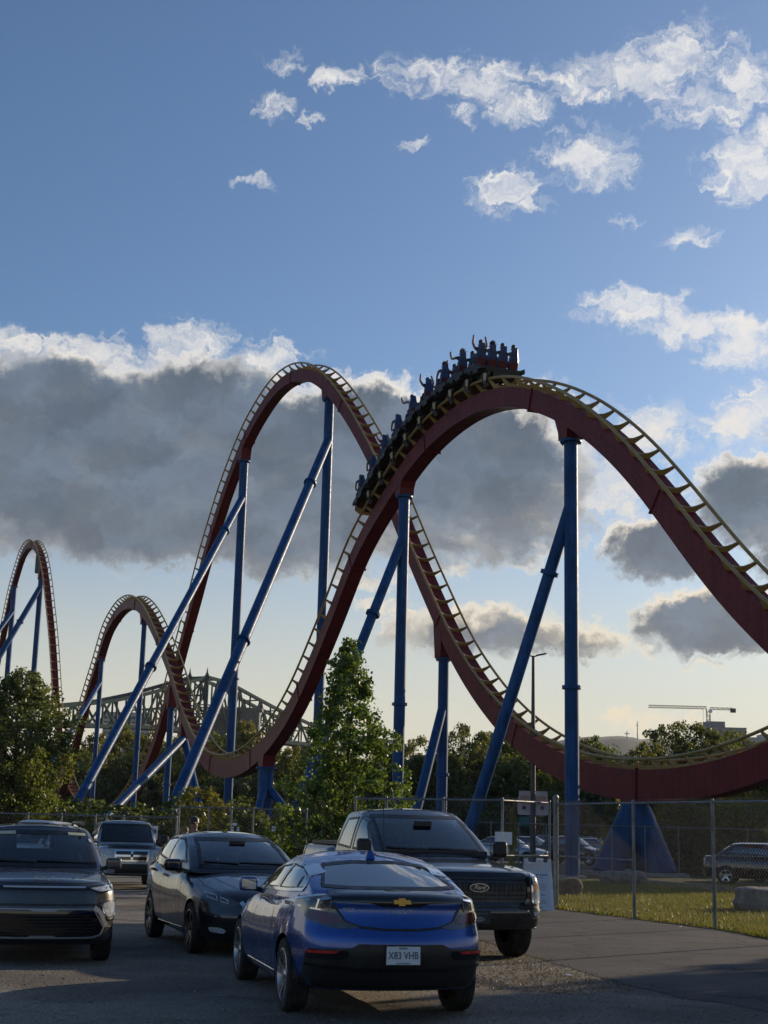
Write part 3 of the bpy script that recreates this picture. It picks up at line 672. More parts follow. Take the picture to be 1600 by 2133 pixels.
    def panel(s, name, poly, ax, m, parent=None, off=.004, grid=.04, rnd=1, skirt=.012):
        if rnd: poly = chaikin(poly, rnd)
        bm = bmesh.new(); f = bm.faces.new([bm.verts.new((a, b, 0)) for a, b in poly]); xs = [p[0] for p in poly]; ys = [p[1] for p in poly]
        for lo, hi, nrm in ((min(xs), max(xs), (1, 0, 0)), (min(ys), max(ys), (0, 1, 0))):
            for c in np.arange(lo + grid, hi, grid):
                bmesh.ops.bisect_plane(bm, geom=bm.verts[:] + bm.edges[:] + bm.faces[:], plane_co=[c * k for k in nrm], plane_no=nrm)
        bmesh.ops.remove_doubles(bm, verts=bm.verts, dist=1e-5); bm.verts.index_update()
        pts = [(v.co.x, v.co.y) for v in bm.verts]; fs = [tuple(v.index for v in q.verts) for q in bm.faces]; bm.free()
        return s.surf(name, pts, fs, ax, m, parent, off, skirt)
    def ringp(s, name, poly, wdt, ax, m, parent=None, off=.006, rnd=2, skirt=.012, out=0.0):
        p = resample(chaikin(poly, rnd) if rnd else poly, .05); p = p if area(p) > 0 else p[::-1]
        o = inset(p, -out) if out else p; q = inset(p, wdt); n = len(p)
        return s.surf(name, o + q, [(i, (i + 1) % n, n + (i + 1) % n, n + i) for i in range(n)], ax, m, parent, off, skirt)
    def strip(s, name, line, wdt, ax, m, parent=None, off=.003, skirt=.006):
        L = []
        for i in range(len(line) - 1):
            a, b = np.array(line[i]), np.array(line[i + 1]); n = max(1, int(np.linalg.norm(b - a) / .06)); L += [a + (b - a) * k / n for k in range(n)]
        L.append(np.array(line[-1])); A = []; B_ = []
        for i, p in enumerate(L):
            t = L[min(i + 1, len(L) - 1)] - L[max(i - 1, 0)]; t = t / np.linalg.norm(t); nn = np.array((-t[1], t[0])) * wdt / 2; A.append(tuple(p + nn)); B_.append(tuple(p - nn))
        n = len(L); return s.surf(name, A + B_, [(i, i + 1, n + i + 1, n + i) for i in range(n - 1)], ax, m, parent, off, skirt)
    def window(s, poly, ax, gm, fr=.035, rnd=2, trim=None, name='window', both=False):
        for a in (('L', 'R') if ax == 'S' else (ax,)):
            pr = chaikin(poly, rnd); s.holes.append((a, inset(pr if area(pr) > 0 else pr[::-1], fr * .45)))
            g = s.panel(name, inset(pr if area(pr) > 0 else pr[::-1], fr * .5), a, gm, None, .002, .08, 0, skirt=0)
            s.ringp('window_seal', poly, fr, a, M_black, g, .005, rnd)
            if trim: s.ringp('chrome_trim', poly, .018, a, trim, g, .009, rnd, out=.010)
    def wheel(s, x, hw, rad, width=.22, rim=.68, spokes=5, rm=None, n=36, twin=True):
        s.wheels.append((x, rad))
        for sd_ in (1, -1):
            yo = hw; mb = MB(); h = width / 2; T_ = [(rad * rim, -h * .9), (rad * .86, -h * .98), (rad * .955, -h * .92), (rad * .99, -h * .75)]
            for g in range(4):
                y0 = -h * .62 + g * h * .36; T_ += [(rad, y0), (rad, y0 + h * .26), (rad * .985, y0 + h * .28), (rad * .985, y0 + h * .34)]
            T_ += [(rad * .99, h * .75), (rad * .955, h * .92), (rad * .86, h * .98), (rad * rim, h * .9)]
            mb.lathe(T_, n, 'Y'); w = mb.build('wheel', M_tyre, s.root, 30, (x, sd_ * (yo - h), rad)); ro = sd_ * h
            mb = MB(); rr = rad * rim
            mb.lathe([(rr * 1.02, h * .92 * sd_), (rr * .97, h * .95 * sd_), (rr * .93, h * .7 * sd_), (rr * .9, -h * .2 * sd_), (rr * .9, -h * .8 * sd_)], n, 'Y')
            for k in range(spokes):
                a0 = 2 * math.pi * (k + .25) / spokes
                for da in ((-.21, .21) if twin else (0,)):
                    a = a0 + da; ca, sa = math.cos(a), math.sin(a); pr = [(rr * .16, .04), (rr * .55, .026), (rr * .95, .036)] if twin else [(rr * .16, .055), (rr * .55, .034), (rr * .95, .05)]
                    vs = []
                    for q, wd in pr:
                        yy = h * (.62 + .30 * (q / rr)) * sd_
                        for tx, ty in ((-wd * .8, 0), (wd * .8, 0), (wd * .5, -.05 * sd_), (-wd * .5, -.05 * sd_)): vs.append((q * ca - tx * sa, yy + ty, q * sa + tx * ca))
                    mb.add(vs, [(4 * i + j, 4 * i + (j + 1) % 4, 4 * i + 4 + (j + 1) % 4, 4 * i + 4 + j) for i in range(2) for j in range(4)])
            mb.lathe([(.001, h * .80 * sd_), (rr * .14, h * .78 * sd_), (rr * .2, h * .66 * sd_), (rr * .2, h * .4 * sd_)], 20, 'Y')
            mb.build('rim', rm, w, 40)
            MB().lathe([(rr * .90, h * .05 * sd_), (.02, h * .05 * sd_)], n, 'Y').build('brake_disc', M_dark, w)
    def finish(s, arch=1.12, cut_w=.45):
        hw = max(abs(v.y) for v in s.V)
        for key in ('body', 'cabin', 'extra'):
            if not hasattr(s, key): continue
            P, fs = getattr(s, key); bm = bmesh.new(); vv = [bm.verts.new(p) for p in P]
            for f in fs:
                try: bm.faces.new([vv[i] for i in f])
                except ValueError: pass
            bmesh.ops.remove_doubles(bm, verts=bm.verts, dist=1e-5); bm.normal_update(); kill = []
            for f in bm.faces:
                c = f.calc_center_median()
                if key == 'body' and abs(c.y) > hw * .55 and any((c.x - x) ** 2 + (c.z - r) ** 2 < (r * arch) ** 2 for x, r in s.wheels): kill.append(f); continue
                if key == 'cabin':
                    for a, poly in s.holes:
                        if f.normal.dot(-PROJ[a][1]) > (.55 if a in 'LR' else .25) and (a in 'LR' or abs(f.normal.y) < .42) and inside(FLAT[a](c), poly): kill.append(f); break
            bmesh.ops.delete(bm, geom=kill, context='FACES')
            if key == 'body':
                for v in bm.verts:
                    if v.is_boundary and abs(v.co.y) > hw * .78:
                        for x, r in s.wheels:
                            d = math.hypot(v.co.x - x, v.co.z - r)
                            if d < r * arch * 1.25: k = r * arch / d; v.co.x = x + (v.co.x - x) * k; v.co.z = r + (v.co.z - r) * k
            me = bpy.data.meshes.new(key); bm.to_mesh(me); bm.free(); me.polygons.foreach_set('use_smooth', [True] * len(me.polygons)); me.set_sharp_from_angle(angle=R(50)); me.materials.append(s.paint)
            link({'body': 'body', 'cabin': 'roof', 'extra': 'bed'}[key], me, s.root)
        for x, r in s.wheels:
            for sd_ in (1, -1): MB().lathe([(r * arch * 1.0, sd_ * (hw - .045)), (r * arch * 1.03, sd_ * hw * .45), (.05, sd_ * hw * .42)], 20, 'Y', (x, 0, r), a0=0, a1=math.pi).build('wheel_well', M_black, s.root)
    def interior(s, zfloor, x0, x1, hw, seats, seath, dash=None, headrest=True):
        mb = MB().box(((x0 + x1) / 2, 0, zfloor - .02), (x1 - x0, hw * 2, .04))
        if dash: mb.box((dash, 0, zfloor + .06), (.45, hw * 1.9, .14))
        mb.build('interior', M_cloth, s.root)
        for (sx_, sy_) in seats:
            m2 = MB().prism([(sx_ - .08, zfloor), (sx_ + .06, zfloor), (sx_ + .0, zfloor + seath), (sx_ - .10, zfloor + seath)], sy_ - .22, sy_ + .22, 'Y')
            m2.box((sx_ - .08, sy_, zfloor + seath + .12), (.09, .26, .19)) if headrest else None
            m2.build('seat', M_cloth, s.root)
    def mirror(s, x, y, z, m, size=(.11, .24, .17), glass_=True):
        for sd_ in (1, -1):
            Q, fs = rgrid((4, 5, 4), (.6, .45, .5)); P = Q * np.array(size) / 2; P[:, 0] *= np.where(Q[:, 0] > 0, 1.4, .6)
            mb = MB().add([Vector(p) for p in P], fs, True); o = mb.build('side_mirror', m, s.root, 60, (x, sd_ * (y + size[1] / 2), z))
            mb = MB().box((-size[0] * .33, 0, 0), (.012, size[1] * .8, size[2] * .74)); mb.build('mirror_glass', M_mirror, o)
            MB().bar((-.0, -sd_ * size[1] * .3, -size[2] * .3), (.03, -sd_ * (size[1] * .5 + .10), -size[2] * .55), .06, .05).build('mirror_arm', M_black, o)
    def handle(s, x, z, m, wdt=.2):
        for a in 'LR':
            p, n = s.hit(a, x, z, .018); MB().box((0, 0, 0), (wdt, .024, .034)).build('door_handle', m, s.root, loc=p)
    def text(s, body, size, ax, a, b, m, name='lettering', parent=None, off=.006, stretch=1.0, depth=.003, flip=None):
        me = text_mesh(body, size, depth, stretch); p, n = s.hit(ax, a, b, off); return place_text(name, me, m, p, n, parent or s.root)
def text_mesh(body, size, depth=.002, stretch=1.0, bold=0.0, align='CENTER', shear=0.0):
    cu = bpy.data.curves.new('txt', 'FONT'); cu.body = body; cu.size = size; cu.extrude = depth; cu.align_x = align; cu.align_y = 'CENTER'; cu.resolution_u = 3; cu.shear = shear; cu.offset = bold
    o = bpy.data.objects.new('txt', cu); C.objects.link(o); dg = bpy.context.evaluated_depsgraph_get(); me = bpy.data.meshes.new_from_object(o.evaluated_get(dg)); bpy.data.objects.remove(o)
    for v in me.vertices: v.co.x *= stretch
    return me
def place_text(name, me, m, p, n, parent, up=Vector((0, 0, 1))):
    me.materials.clear(); me.materials.append(m); o = link(name, me, parent); n = Vector(n).normalized(); x = up.cross(n).normalized(); y = n.cross(x)
    o.matrix_basis = Matrix.Translation(p) @ Matrix((x, y, n)).transposed().to_4x4(); return o
M_tyre = mat('tyre rubber', (.016, .016, .017), .8, var=.3, bump=.2, bscale=60, dirt=.25)
M_cloth = mat('seat cloth', (.04, .04, .043), .9)
M_mirror = mat('mirror glass', (.25, .27, .3), .06, metal=1.0)
M_chrome = mat('chrome', (.62, .63, .65), .12, metal=1.0)
M_alloy = mat('silver alloy', (.48, .49, .50), .28, metal=.9, dirt=.1)
M_alloyd = mat('dark alloy', (.06, .062, .068), .35, metal=.8, dirt=.1)
M_gblack = mat('gloss black', (.006, .006, .007), .12, coat=.6)
M_lens = mat('clear lens', (.46, .48, .50), .10, coat=1.0, var=.35, vscale=30)
M_lensd = mat('smoked lens', (.05, .055, .062), .10, coat=1.0, var=.4, vscale=25)
M_rlens = mat('red lens', (.10, .008, .010), .10, coat=1.0, var=.25, vscale=25)
M_refl = mat('red reflector', (.48, .02, .015), .25, coat=.5)
M_amber = mat('amber lens', (.55, .16, .03), .2, coat=.8)
M_satin = mat('satin trim', (.34, .345, .35), .4, metal=.2)
M_badge = mat('badge silver', (.55, .57, .6), .35, metal=.2)
M_gold = mat('gold emblem', (.55, .36, .10), .3, metal=.8)
M_plate = mat('plate white', (.62, .66, .70), .5)
M_platet = mat('plate blue ink', (.012, .03, .06), .5)
M_sticker = mat('pale sticker', (.52, .55, .40), .6)
G_car = glass('car glass', (.62, .66, .65)); G_dark = glass('tinted glass', (.10, .11, .11), .12); G_sky = glass('rear glass', (.05, .06, .07), .03)
P_blue = mat('blue metallic paint', (.002, .056, .29), .26, metal=.5, coat=1.0, dirt=.015)
P_leaf = mat('dark slate paint', (.020, .023, .032), .32, metal=.5, coat=1.0, dirt=.06, var=.05)
P_kia = mat('graphite paint', (.045, .046, .050), .34, metal=.5, coat=1.0, dirt=.06, var=.05)
P_ford = mat('carbon grey paint', (.036, .036, .039), .30, metal=.5, coat=1.0, dirt=.03, var=.05)
P_silv = mat('silver paint', (.33, .36, .40), .32, metal=.5, coat=1.0, dirt=.06, var=.05)

# ---------------------------------------------------------------- blue fastback (origin on the rear axle)
vx, vy, va = .03, 13.9, .25
c = Car('hatchback_car', 'bright blue fastback hatchback seen from behind, nearest car to the camera', 'car', (vx, vy, 0), math.pi / 2 + va, P_blue)
c.lower((90, 22, 16), (.04, .14, .12), [(.2, 3.50), (.45, 3.62), (.7, 3.55), (1.1, 3.4)], [(.18, -.74), (.3, -.86), (.45, -.93), (.58, -.955), (.72, -.945), (.80, -.90), (.95, -.86), (1.02, -.88), (1.09, -.84)],
        [(3.7, .64), (3.4, .76), (2.9, .90), (2.3, .99), (1.6, .985), (.8, 1.00), (.0, 1.045), (-.5, 1.09), (-.75, 1.10), (-1, 1.075)], [(3.7, .22), (2.0, .19), (0, .20), (-1, .26)],
        [(3.7, .80), (3.2, .87), (2.6, .895), (1.3, .895), (0.2, .905), (-.5, .88), (-1, .80)], [(-1, .90), (-.7, .965), (-.3, .99), (.1, 1.0), (.5, .975), (.8, .945), (1, .90)], crown=.035, kf=.45, kr=.34, pr=2.3)
c.upper((70, 30, 26), (.10, .22, .16), [(.9, 2.45), (1.05, 2.15), (1.2, 1.72), (1.35, 1.25), (1.44, .9)], [(.9, -.86), (1.02, -.80), (1.10, -.66), (1.2, -.36), (1.3, -.02), (1.38, .32), (1.44, .7)],
        [(2.4, 1.36), (1.6, 1.40), (.95, 1.435), (.4, 1.425), (-.1, 1.385), (-.5, 1.36), (-.9, 1.34)], [(2.5, .92), (-1, .96)], [(2.5, .80), (1.5, .84), (.3, .83), (-.5, .77), (-.9, .70)], [(2.0, .52), (1.0, .585), (.3, .57), (-.3, .55), (-.9, .55)], crown=.05, kf=.15, kr=.16, bow=.035)
c.seal()
c.window([(-.645, 1.12), (-.40, 1.108), (.40, 1.108), (.645, 1.12), (.50, 1.315), (.22, 1.345), (-.22, 1.345), (-.50, 1.315)], 'B', G_sky, .026, 1, name='rear_window')
c.window([(-.66, 1.02), (.66, 1.02), (.52, 1.35), (-.52, 1.35)], 'F', G_car, .05, 1, name='windshield')
c.window([(1.96, 1.025), (1.50, 1.18), (1.14, 1.275), (.62, 1.315), (.22, 1.29), (-.06, 1.225), (-.20, 1.13), (-.16, 1.08), (.4, 1.055)], 'S', G_dark, .03, 1, M_chrome, name='side_window')
for a in 'LR':
    c.strip('door_pillar', [(.80, 1.05), (.64, 1.305)], .075, a, M_gblack, off=.008); c.strip('door_pillar', [(.10, 1.07), (.04, 1.245)], .04, a, M_gblack, off=.008)
    for ln in ([(1.62, .97), (1.72, .70), (1.68, .34), (1.55, .27)], [(.72, 1.02), (.62, .75), (.62, .30)], [(-.10, 1.04), (.02, .85), (.28, .62), (.42, .40), (.44, .27)]): c.strip('door_gap', ln, .010, a, M_black, off=.0015)
    c.strip('sill_trim', [(.55, .285), (2.1, .285)], .05, a, M_chrome, off=.006)
    c.panel('tail_lamp_side', [(-.18, 1.0), (-.45, 1.025), (-.66, 1.05), (-.74, .95), (-.72, .87), (-.55, .88), (-.38, .93)], a, M_lensd, off=.008, rnd=1)
    c.strip('tail_lamp_chrome', [(-.18, 1.005), (-.45, 1.032), (-.64, 1.055)], .014, a, M_chrome, off=.011)
c.handle(.88, .93, M_chrome); c.handle(-.02, .955, M_chrome)
for s_ in (1, -1):
    f = lambda L: [(y * s_, z) for y, z in L]
    lamp = c.panel('tail_lamp', f([(.36, 0.800), (.50, 0.845), (.585, 0.965), (.60, 1.065), (.70, 1.06), (.785, 1.0), (.805, 0.915), (.795, 0.845), (.66, 0.800), (.50, 0.780)]), 'B', M_lensd, off=.006, rnd=1)
    c.panel('red_lens', f([(.50, .835), (.60, .915), (.78, .935), (.785, .865), (.66, .82)]), 'B', M_rlens, lamp, off=.010, rnd=1)
    c.panel('amber_lens', f([(.62, 1.035), (.63, 1.065), (.70, 1.065), (.76, 1.030)]), 'B', M_rlens, lamp, off=.010, rnd=0)
    for ln in ([(.60, 1.02), (.625, .93), (.82, .955)], [(.61, 1.03), (.78, 1.01)], [(.70, 1.02), (.72, .945)]): c.strip('light_bar', f(ln), .012, 'B', M_chrome, lamp, off=.014)
    c.panel('bumper_vent', f([(.46, 0.602), (.48, 0.532), (.80, 0.522), (.80, 0.607)]), 'B', M_gblack, off=.012, rnd=1)
    c.panel('rear_reflector', f([(.54, 0.597), (.58, 0.577), (.79, 0.574), (.80, 0.597)]), 'B', M_refl, off=.016, rnd=0)
c.panel('spoiler', [(-.61, 1.098), (.61, 1.098), (.60, 1.015), (.26, 1.005), (.17, .975), (-.17, .975), (-.26, 1.005), (-.60, 1.015)], 'B', M_gblack, off=.012, rnd=0, grid=.02)
c.strip('trunk_gap', [(-.60, 1.045), (-.575, 0.965), (-.49, 0.845), (-.36, 0.800), (-.15, 0.783), (.15, 0.783), (.36, 0.800), (.49, 0.845), (.575, 0.965), (.60, 1.045)], .022, 'B', M_black, off=.003)
c.panel('rear_valance', [(-.80, 0.205), (-.81, 0.54), (-.78, 0.612), (-.46, 0.622), (-.38, 0.662), (.38, 0.662), (.46, 0.622), (.78, 0.612), (.81, 0.54), (.80, 0.205)], 'B', M_black, off=.006, rnd=0)
c.strip('valance_lip', [(-.80, 0.477), (-.40, 0.447), (.40, 0.447), (.80, 0.477)], .03, 'B', M_gblack, off=.016)
pl, n_ = c.hit('B', 0, .575, .022); plate = MB().box((0, 0, 0), (.008, .305, .152)).build('licence_plate', M_plate, c.root, loc=pl)
place_text('plate_number', text_mesh('X83 VHB', .088, .001, .80), M_platet, Vector((-.006, 0, -.002)), (-1, 0, 0), plate)
place_text('plate_lettering', text_mesh('Québec', .026, .001), M_platet, Vector((-.006, 0, .062)), (-1, 0, 0), plate); place_text('plate_lettering', text_mesh('Je me souviens', .020, .001), M_platet, Vector((-.006, 0, -.064)), (-1, 0, 0), plate)
MB().box((.004, 0, 0), (.006, .325, .172)).build('plate_frame', M_black, plate)
p, n_ = c.hit('B', 0, 1.022, .018); e = MB().prism([(-0.086, -0.018), (-0.075, 0.018), (-0.031, 0.018), (-0.031, 0.033), (0.030, 0.033), (0.030, 0.018), (0.080, 0.018), (0.071, -0.018), (0.028, -0.018), (0.028, -0.033), (-0.031, -0.033), (-0.031, -0.018)], -.006, .006, 'X').build('emblem', M_gold, c.root, loc=p)
c.text('VOLT', .045, 'B', 0, .935, M_badge, 'badge', stretch=1.7)
c.text('PLUG-IN', .022, 'B', .46, .955, M_badge, 'small_badge', stretch=1.2); c.text('HYBRID', .02, 'B', .455, .930, M_badge, 'small_badge', stretch=1.2)
p, n_ = c.hit('T', .40, 0, 0); MB().add([(-.10, -.045, -.02), (-.10, .045, -.02), (.16, .02, -.02), (.16, -.02, -.02), (-.08, -.022, .055), (-.08, .022, .055), (.0, .018, .05), (.0, -.018, .05)], [(0, 1, 2, 3), (4, 7, 6, 5), (0, 4, 5, 1), (1, 5, 6, 2), (2, 6, 7, 3), (3, 7, 4, 0)]).build('antenna_fin', P_blue, c.root, loc=p)
c.mirror(1.86, .83, 1.05, P_blue, (.10, .19, .14)); c.wheel(0, .895, .325, .215, .70, 5, M_alloy); c.wheel(2.694, .885, .325, .215, .70, 5, M_alloy)
c.interior(.95, -.5, 2.1, .68, [(.9, .36), (.9, -.36)], .14, 1.75); c.finish(1.13)

# ---------------------------------------------------------------- dark hatchback (origin on the front axle, nose towards the camera)
c = Car('hatchback_car', 'dark slate hatchback facing the camera, behind the blue car on its left', 'car', (-1.60, 19.7, 0), math.pi / 2 + 3.49, P_leaf)
c.lower((90, 22, 14), (.05, .14, .22), [(.15, .80), (.3, .92), (.5, .97), (.7, .90), (.85, .72), (1.1, .4)], [(.2, -3.40), (.45, -3.50), (.7, -3.52), (1.2, -3.45)],
        [(1.0, .80), (.75, .87), (.3, .98), (-.35, 1.075), (-1, 1.05), (-2, 1.08), (-2.9, 1.16), (-3.6, 1.14)], [(1, .18), (-1, .18), (-3.6, .24)], [(1, .84), (.4, .885), (-1, .89), (-2.6, .895), (-3.6, .82)],
        [(-1, .90), (-.7, .965), (-.3, .985), (.15, 1.0), (.5, .985), (.8, .95), (1, .88)], crown=.05, kf=.50, kr=.25)
c.upper((70, 30, 26), (.10, .20, .14), [(.95, -.22), (1.1, -.40), (1.25, -.68), (1.4, -1.0), (1.55, -1.42)], [(.95, -3.46), (1.2, -3.40), (1.4, -3.24), (1.5, -3.05), (1.56, -2.9)],
        [(-.2, 1.48), (-1.2, 1.52), (-1.8, 1.56), (-2.5, 1.535), (-3.1, 1.49), (-3.5, 1.47)], [(0, .98), (-3.6, 1.05)], [(0, .76), (-1, .83), (-2.4, .82), (-3.5, .72)], [(-.8, .54), (-1.6, .60), (-2.6, .58), (-3.4, .52)], crown=.05, kf=.14, kr=.14, bow=.03)
c.seal()
c.window([(-.68, 1.06), (.68, 1.06), (.55, 1.47), (-.55, 1.47)], 'F', G_car, .05, 1, name='windshield')
c.window([(-.52, 1.18), (.52, 1.18), (.44, 1.44), (-.44, 1.44)], 'B', G_car, .05, 1, name='rear_window')
c.window([(-.80, 1.13), (-1.25, 1.36), (-1.55, 1.455), (-2.2, 1.465), (-2.75, 1.42), (-3.02, 1.32), (-2.75, 1.19), (-1.9, 1.125)], 'S', G_dark, .03, 1, name='side_window')
for a in 'LR':
    c.strip('door_pillar', [(-1.90, 1.12), (-1.86, 1.46)], .08, a, M_gblack, off=.008)
    for ln in ([(-.72, 1.04), (-.62, .80), (-.72, .42), (-.85, .30)], [(-1.92, 1.08), (-1.93, .6), (-1.92, .30)], [(-2.78, 1.15), (-2.72, .9), (-2.45, .65), (-2.30, .32)]): c.strip('door_gap', ln, .010, a, M_black, off=.0015)
    c.strip('sill_trim', [(-2.2, .27), (-.55, .27)], .05, a, M_gblack, off=.006)
    c.panel('rear_lamp', [(-3.3, 1.0), (-2.95, 1.12), (-3.0, 1.2), (-3.42, 1.15)], a, M_rlens, off=.008, rnd=1)
    c.handle(-1.72, .93, M_chrome); c.handle(-2.55, .98, P_leaf)
for s_ in (1, -1):
    f = lambda L: [(y * s_, z) for y, z in L]
    lamp = c.panel('headlight', f([(.83, .86), (.70, .82), (.50, .725), (.40, .665), (.46, .635), (.62, .645), (.78, .70), (.835, .75)]), 'F', M_lensd, off=.006, rnd=1)
    c.ringp('led_projector', f([(.765, .80), (.66, .76), (.66, .695), (.765, .73)]), .014, 'F', M_lens, lamp, off=.010, rnd=0); c.ringp('led_projector', f([(.63, .745), (.54, .705), (.54, .662), (.63, .682)]), .014, 'F', M_lens, lamp, off=.010, rnd=0)
    c.panel('marker', f([(.835, .825), (.81, .825), (.80, .74), (.825, .745)]), 'F', M_amber, lamp, off=.011, rnd=0)
    c.strip('grille_chrome', f([(.40, .69), (.30, .57), (.22, .45)]), .05, 'F', M_chrome, off=.010)
    c.panel('fog_surround', f([(.80, .42), (.76, .28), (.46, .26), (.50, .38)]), 'F', M_black, off=.004, rnd=1); c.panel('fog_lamp', f([(.76, .375), (.73, .315), (.58, .30), (.56, .335), (.62, .37)]), 'F', M_lens, off=.012, rnd=1)
    c.strip('hood_crease', [(.55, .38 * s_), (-.25, .58 * s_)], .012, 'T', P_leaf, off=.004); c.strip('hood_gap', [(.62, .60 * s_), (.1, .72 * s_), (-.42, .72 * s_)], .010, 'T', M_black, off=.0015)
c.panel('grille', [(-.36, .68), (.36, .68), (.20, .45), (-.20, .45)], 'F', M_gblack, off=.005, rnd=0); c.panel('lower_intake', [(-.62, .30), (.62, .30), (.55, .20), (-.55, .20)], 'F', M_black, off=.005, rnd=0)
p, n_ = c.hit('F', 0, .62, .02); MB().box((0, 0, -.04), (.012, .31, .15)).build('front_plate_holder', M_black, c.root, loc=p)
c.strip('wiper', [(.55, 1.13), (-.1, 1.145)], .016, 'F', M_black, off=.014); c.strip('wiper', [(-.12, 1.13), (-.58, 1.15)], .016, 'F', M_black, off=.014)
c.mirror(-.72, .86, 1.10, M_gblack, (.13, .24, .16)); c.wheel(0, .885, .325, .205, .70, 5, M_alloyd); c.wheel(-2.7, .885, .325, .205, .70, 5, M_alloyd)
c.interior(1.0, -3.3, -.55, .68, [(-1.62, .36), (-1.62, -.36), (-2.6, .36), (-2.6, -.36)], .20, -.75)
MB().box((-1.02, .02, 1.30), (.004, .085, .13)).build('hang_tag', M_plate, c.root); MB().box((-1.06, 0, 1.40), (.04, .22, .06)).build('rear_view_mirror', M_black, c.root); MB().box((-1.017, .02, 1.325), (.004, .06, .05)).build('hang_tag_print', M_black, c.root)
c.finish(1.13)

# ---------------------------------------------------------------- graphite crossover at the left edge (origin on the front axle)
c = Car('crossover_car', 'graphite grey crossover facing the camera, cut off by the left edge', 'car', (-4.07, 17.93, 0), math.pi / 2 + 3.43, P_kia)
c.lower((84, 24, 16), (.05, .14, .20), [(.2, .74), (.35, .83), (.6, .85), (.85, .80), (.98, .70), (1.1, .5)], [(.2, -3.28), (.5, -3.36), (1.2, -3.33)],
        [(.9, .95), (.7, .985), (.3, 1.04), (-.3, 1.085), (-1, 1.06), (-3.4, 1.12)], [(.9, .24), (.3, .2), (-3, .2), (-3.4, .28)], [(.9, .84), (.4, .885), (-1, .90), (-3.4, .84)],
        [(-1, .93), (-.6, .98), (-.1, 1.0), (.3, 1.0), (.7, .975), (1, .90)], crown=.045, kf=.34, kr=.15, pf=2.8)
c.upper((66, 32, 28), (.08, .17, .13), [(1.0, -.22), (1.15, -.42), (1.35, -.72), (1.58, -1.12)], [(1.0, -3.33), (1.3, -3.26), (1.6, -3.08)],
        [(-.2, 1.54), (-1.1, 1.585), (-1.8, 1.61), (-2.8, 1.585), (-3.4, 1.56)], [(0, 1.0), (-3.4, 1.05)], [(0, .78), (-1, .83), (-3.3, .79)], [(-.8, .60), (-1.6, .655), (-3.2, .62)], crown=.05, kf=.13, kr=.10, bow=.03)
c.seal()
c.window([(-.71, 1.075), (.71, 1.075), (.61, 1.52), (-.61, 1.52)], 'F', G_car, .05, 1, name='windshield'); c.window([(-.55, 1.2), (.55, 1.2), (.5, 1.5), (-.5, 1.5)], 'B', G_car, .05, 1, name='rear_window')
c.window([(-.70, 1.13), (-1.12, 1.42), (-1.4, 1.50), (-2.6, 1.50), (-2.95, 1.45), (-2.75, 1.16)], 'S', G_dark, .03, 1, name='side_window')
for a in 'LR':
    c.strip('door_pillar', [(-1.75, 1.12), (-1.78, 1.50)], .08, a, M_gblack, off=.008)
    for ln in ([(-.62, 1.04), (-.58, .8), (-.70, .35)], [(-1.77, 1.08), (-1.78, .35)]): c.strip('door_gap', ln, .010, a, M_black, off=.0015)
    c.strip('sill_cladding', [(.75, .33), (.50, .36)], .16, a, M_black, off=.006); c.strip('sill_cladding', [(-.5, .30), (-2.2, .30)], .16, a, M_black, off=.006)
c.handle(-1.6, .98, P_kia)
for s_ in (1, -1): MB().tube([(-1.1, s_ * .56, 1.585), (-1.25, s_ * .56, 1.63), (-2.7, s_ * .56, 1.625), (-2.85, s_ * .56, 1.58)], .018, 8).build('roof_rail', M_black, c.root)
c.strip('chrome_bar', [(-.47, .882), (.47, .882)], .016, 'F', M_badge, off=.012); c.strip('hood_gap', [(-.78, .945), (-.4, .925), (.4, .925), (.78, .945)], .010, 'F', M_black, off=.002); c.strip('dark_slot', [(-.52, .862), (.52, .862)], .022, 'F', M_black, off=.006)  # the slot is a plain black strip under the chrome bar
for s_ in (1, -1):
    f = lambda L: [(y * s_, z) for y, z in L]
    lamp = c.panel('headlight', f([(.46, .885), (.60, .90), (.83, .925), (.855, .90), (.82, .845), (.66, .82), (.56, .845)]), 'F', M_lens, off=.008, rnd=1)
    c.ringp('headlight_rim', f([(.46, .885), (.60, .90), (.83, .925), (.855, .90), (.82, .845), (.66, .82), (.56, .845)]), .014, 'F', M_gblack, lamp, off=.012, rnd=1)
    for yy in (.72, .775): c.strip('led_bar', f([(yy, .915), (yy + .02, .86)]), .018, 'F', M_chrome, lamp, off=.013)
    c.panel('fog_pod', f([(.66, .72), (.84, .75), (.88, .72), (.875, .52), (.76, .50), (.70, .58)]), 'F', M_black, off=.006, rnd=1); pod = c.panel('fog_lamp', f([(.685, .70), (.82, .725), (.84, .70), (.83, .57), (.76, .54), (.715, .60)]), 'F', M_lens, off=.012, rnd=1)
    c.ringp('fog_trim', f([(.66, .72), (.84, .75), (.88, .72), (.875, .52), (.76, .50), (.70, .58)]), .016, 'F', M_chrome, pod, off=.014, rnd=1)
    c.strip('grille_wing', f([(.58, .66), (.66, .60), (.74, .44)]), .05, 'F', mat('satin silver', (.32, .31, .29), .35, metal=.8), off=.016)
gp = [(-.58, .645), (.58, .645), (.72, .43), (.68, .34), (.58, .315), (-.58, .315), (-.68, .34), (-.72, .43)]
g = c.panel('grille', gp, 'F', M_gblack, off=.006, rnd=1); c.ringp('grille_frame', gp, .014, 'F', M_satin, g, off=.016, rnd=1)
for k in range(7): c.strip('grille_bar', [(-.64 + .03 * abs(k - 3), .355 + .036 * k), (.64 - .03 * abs(k - 3), .355 + .036 * k)], .012, 'F', M_black, g, off=.012)
c.panel('grille_tab', [(-.19, .642), (.19, .642), (.13, .614), (-.13, .614)], 'F', M_satin, g, off=.018, rnd=0); c.panel('grille_tab', [(-.19, .318), (.19, .318), (.13, .346), (-.13, .346)], 'F', M_satin, g, off=.018, rnd=0)
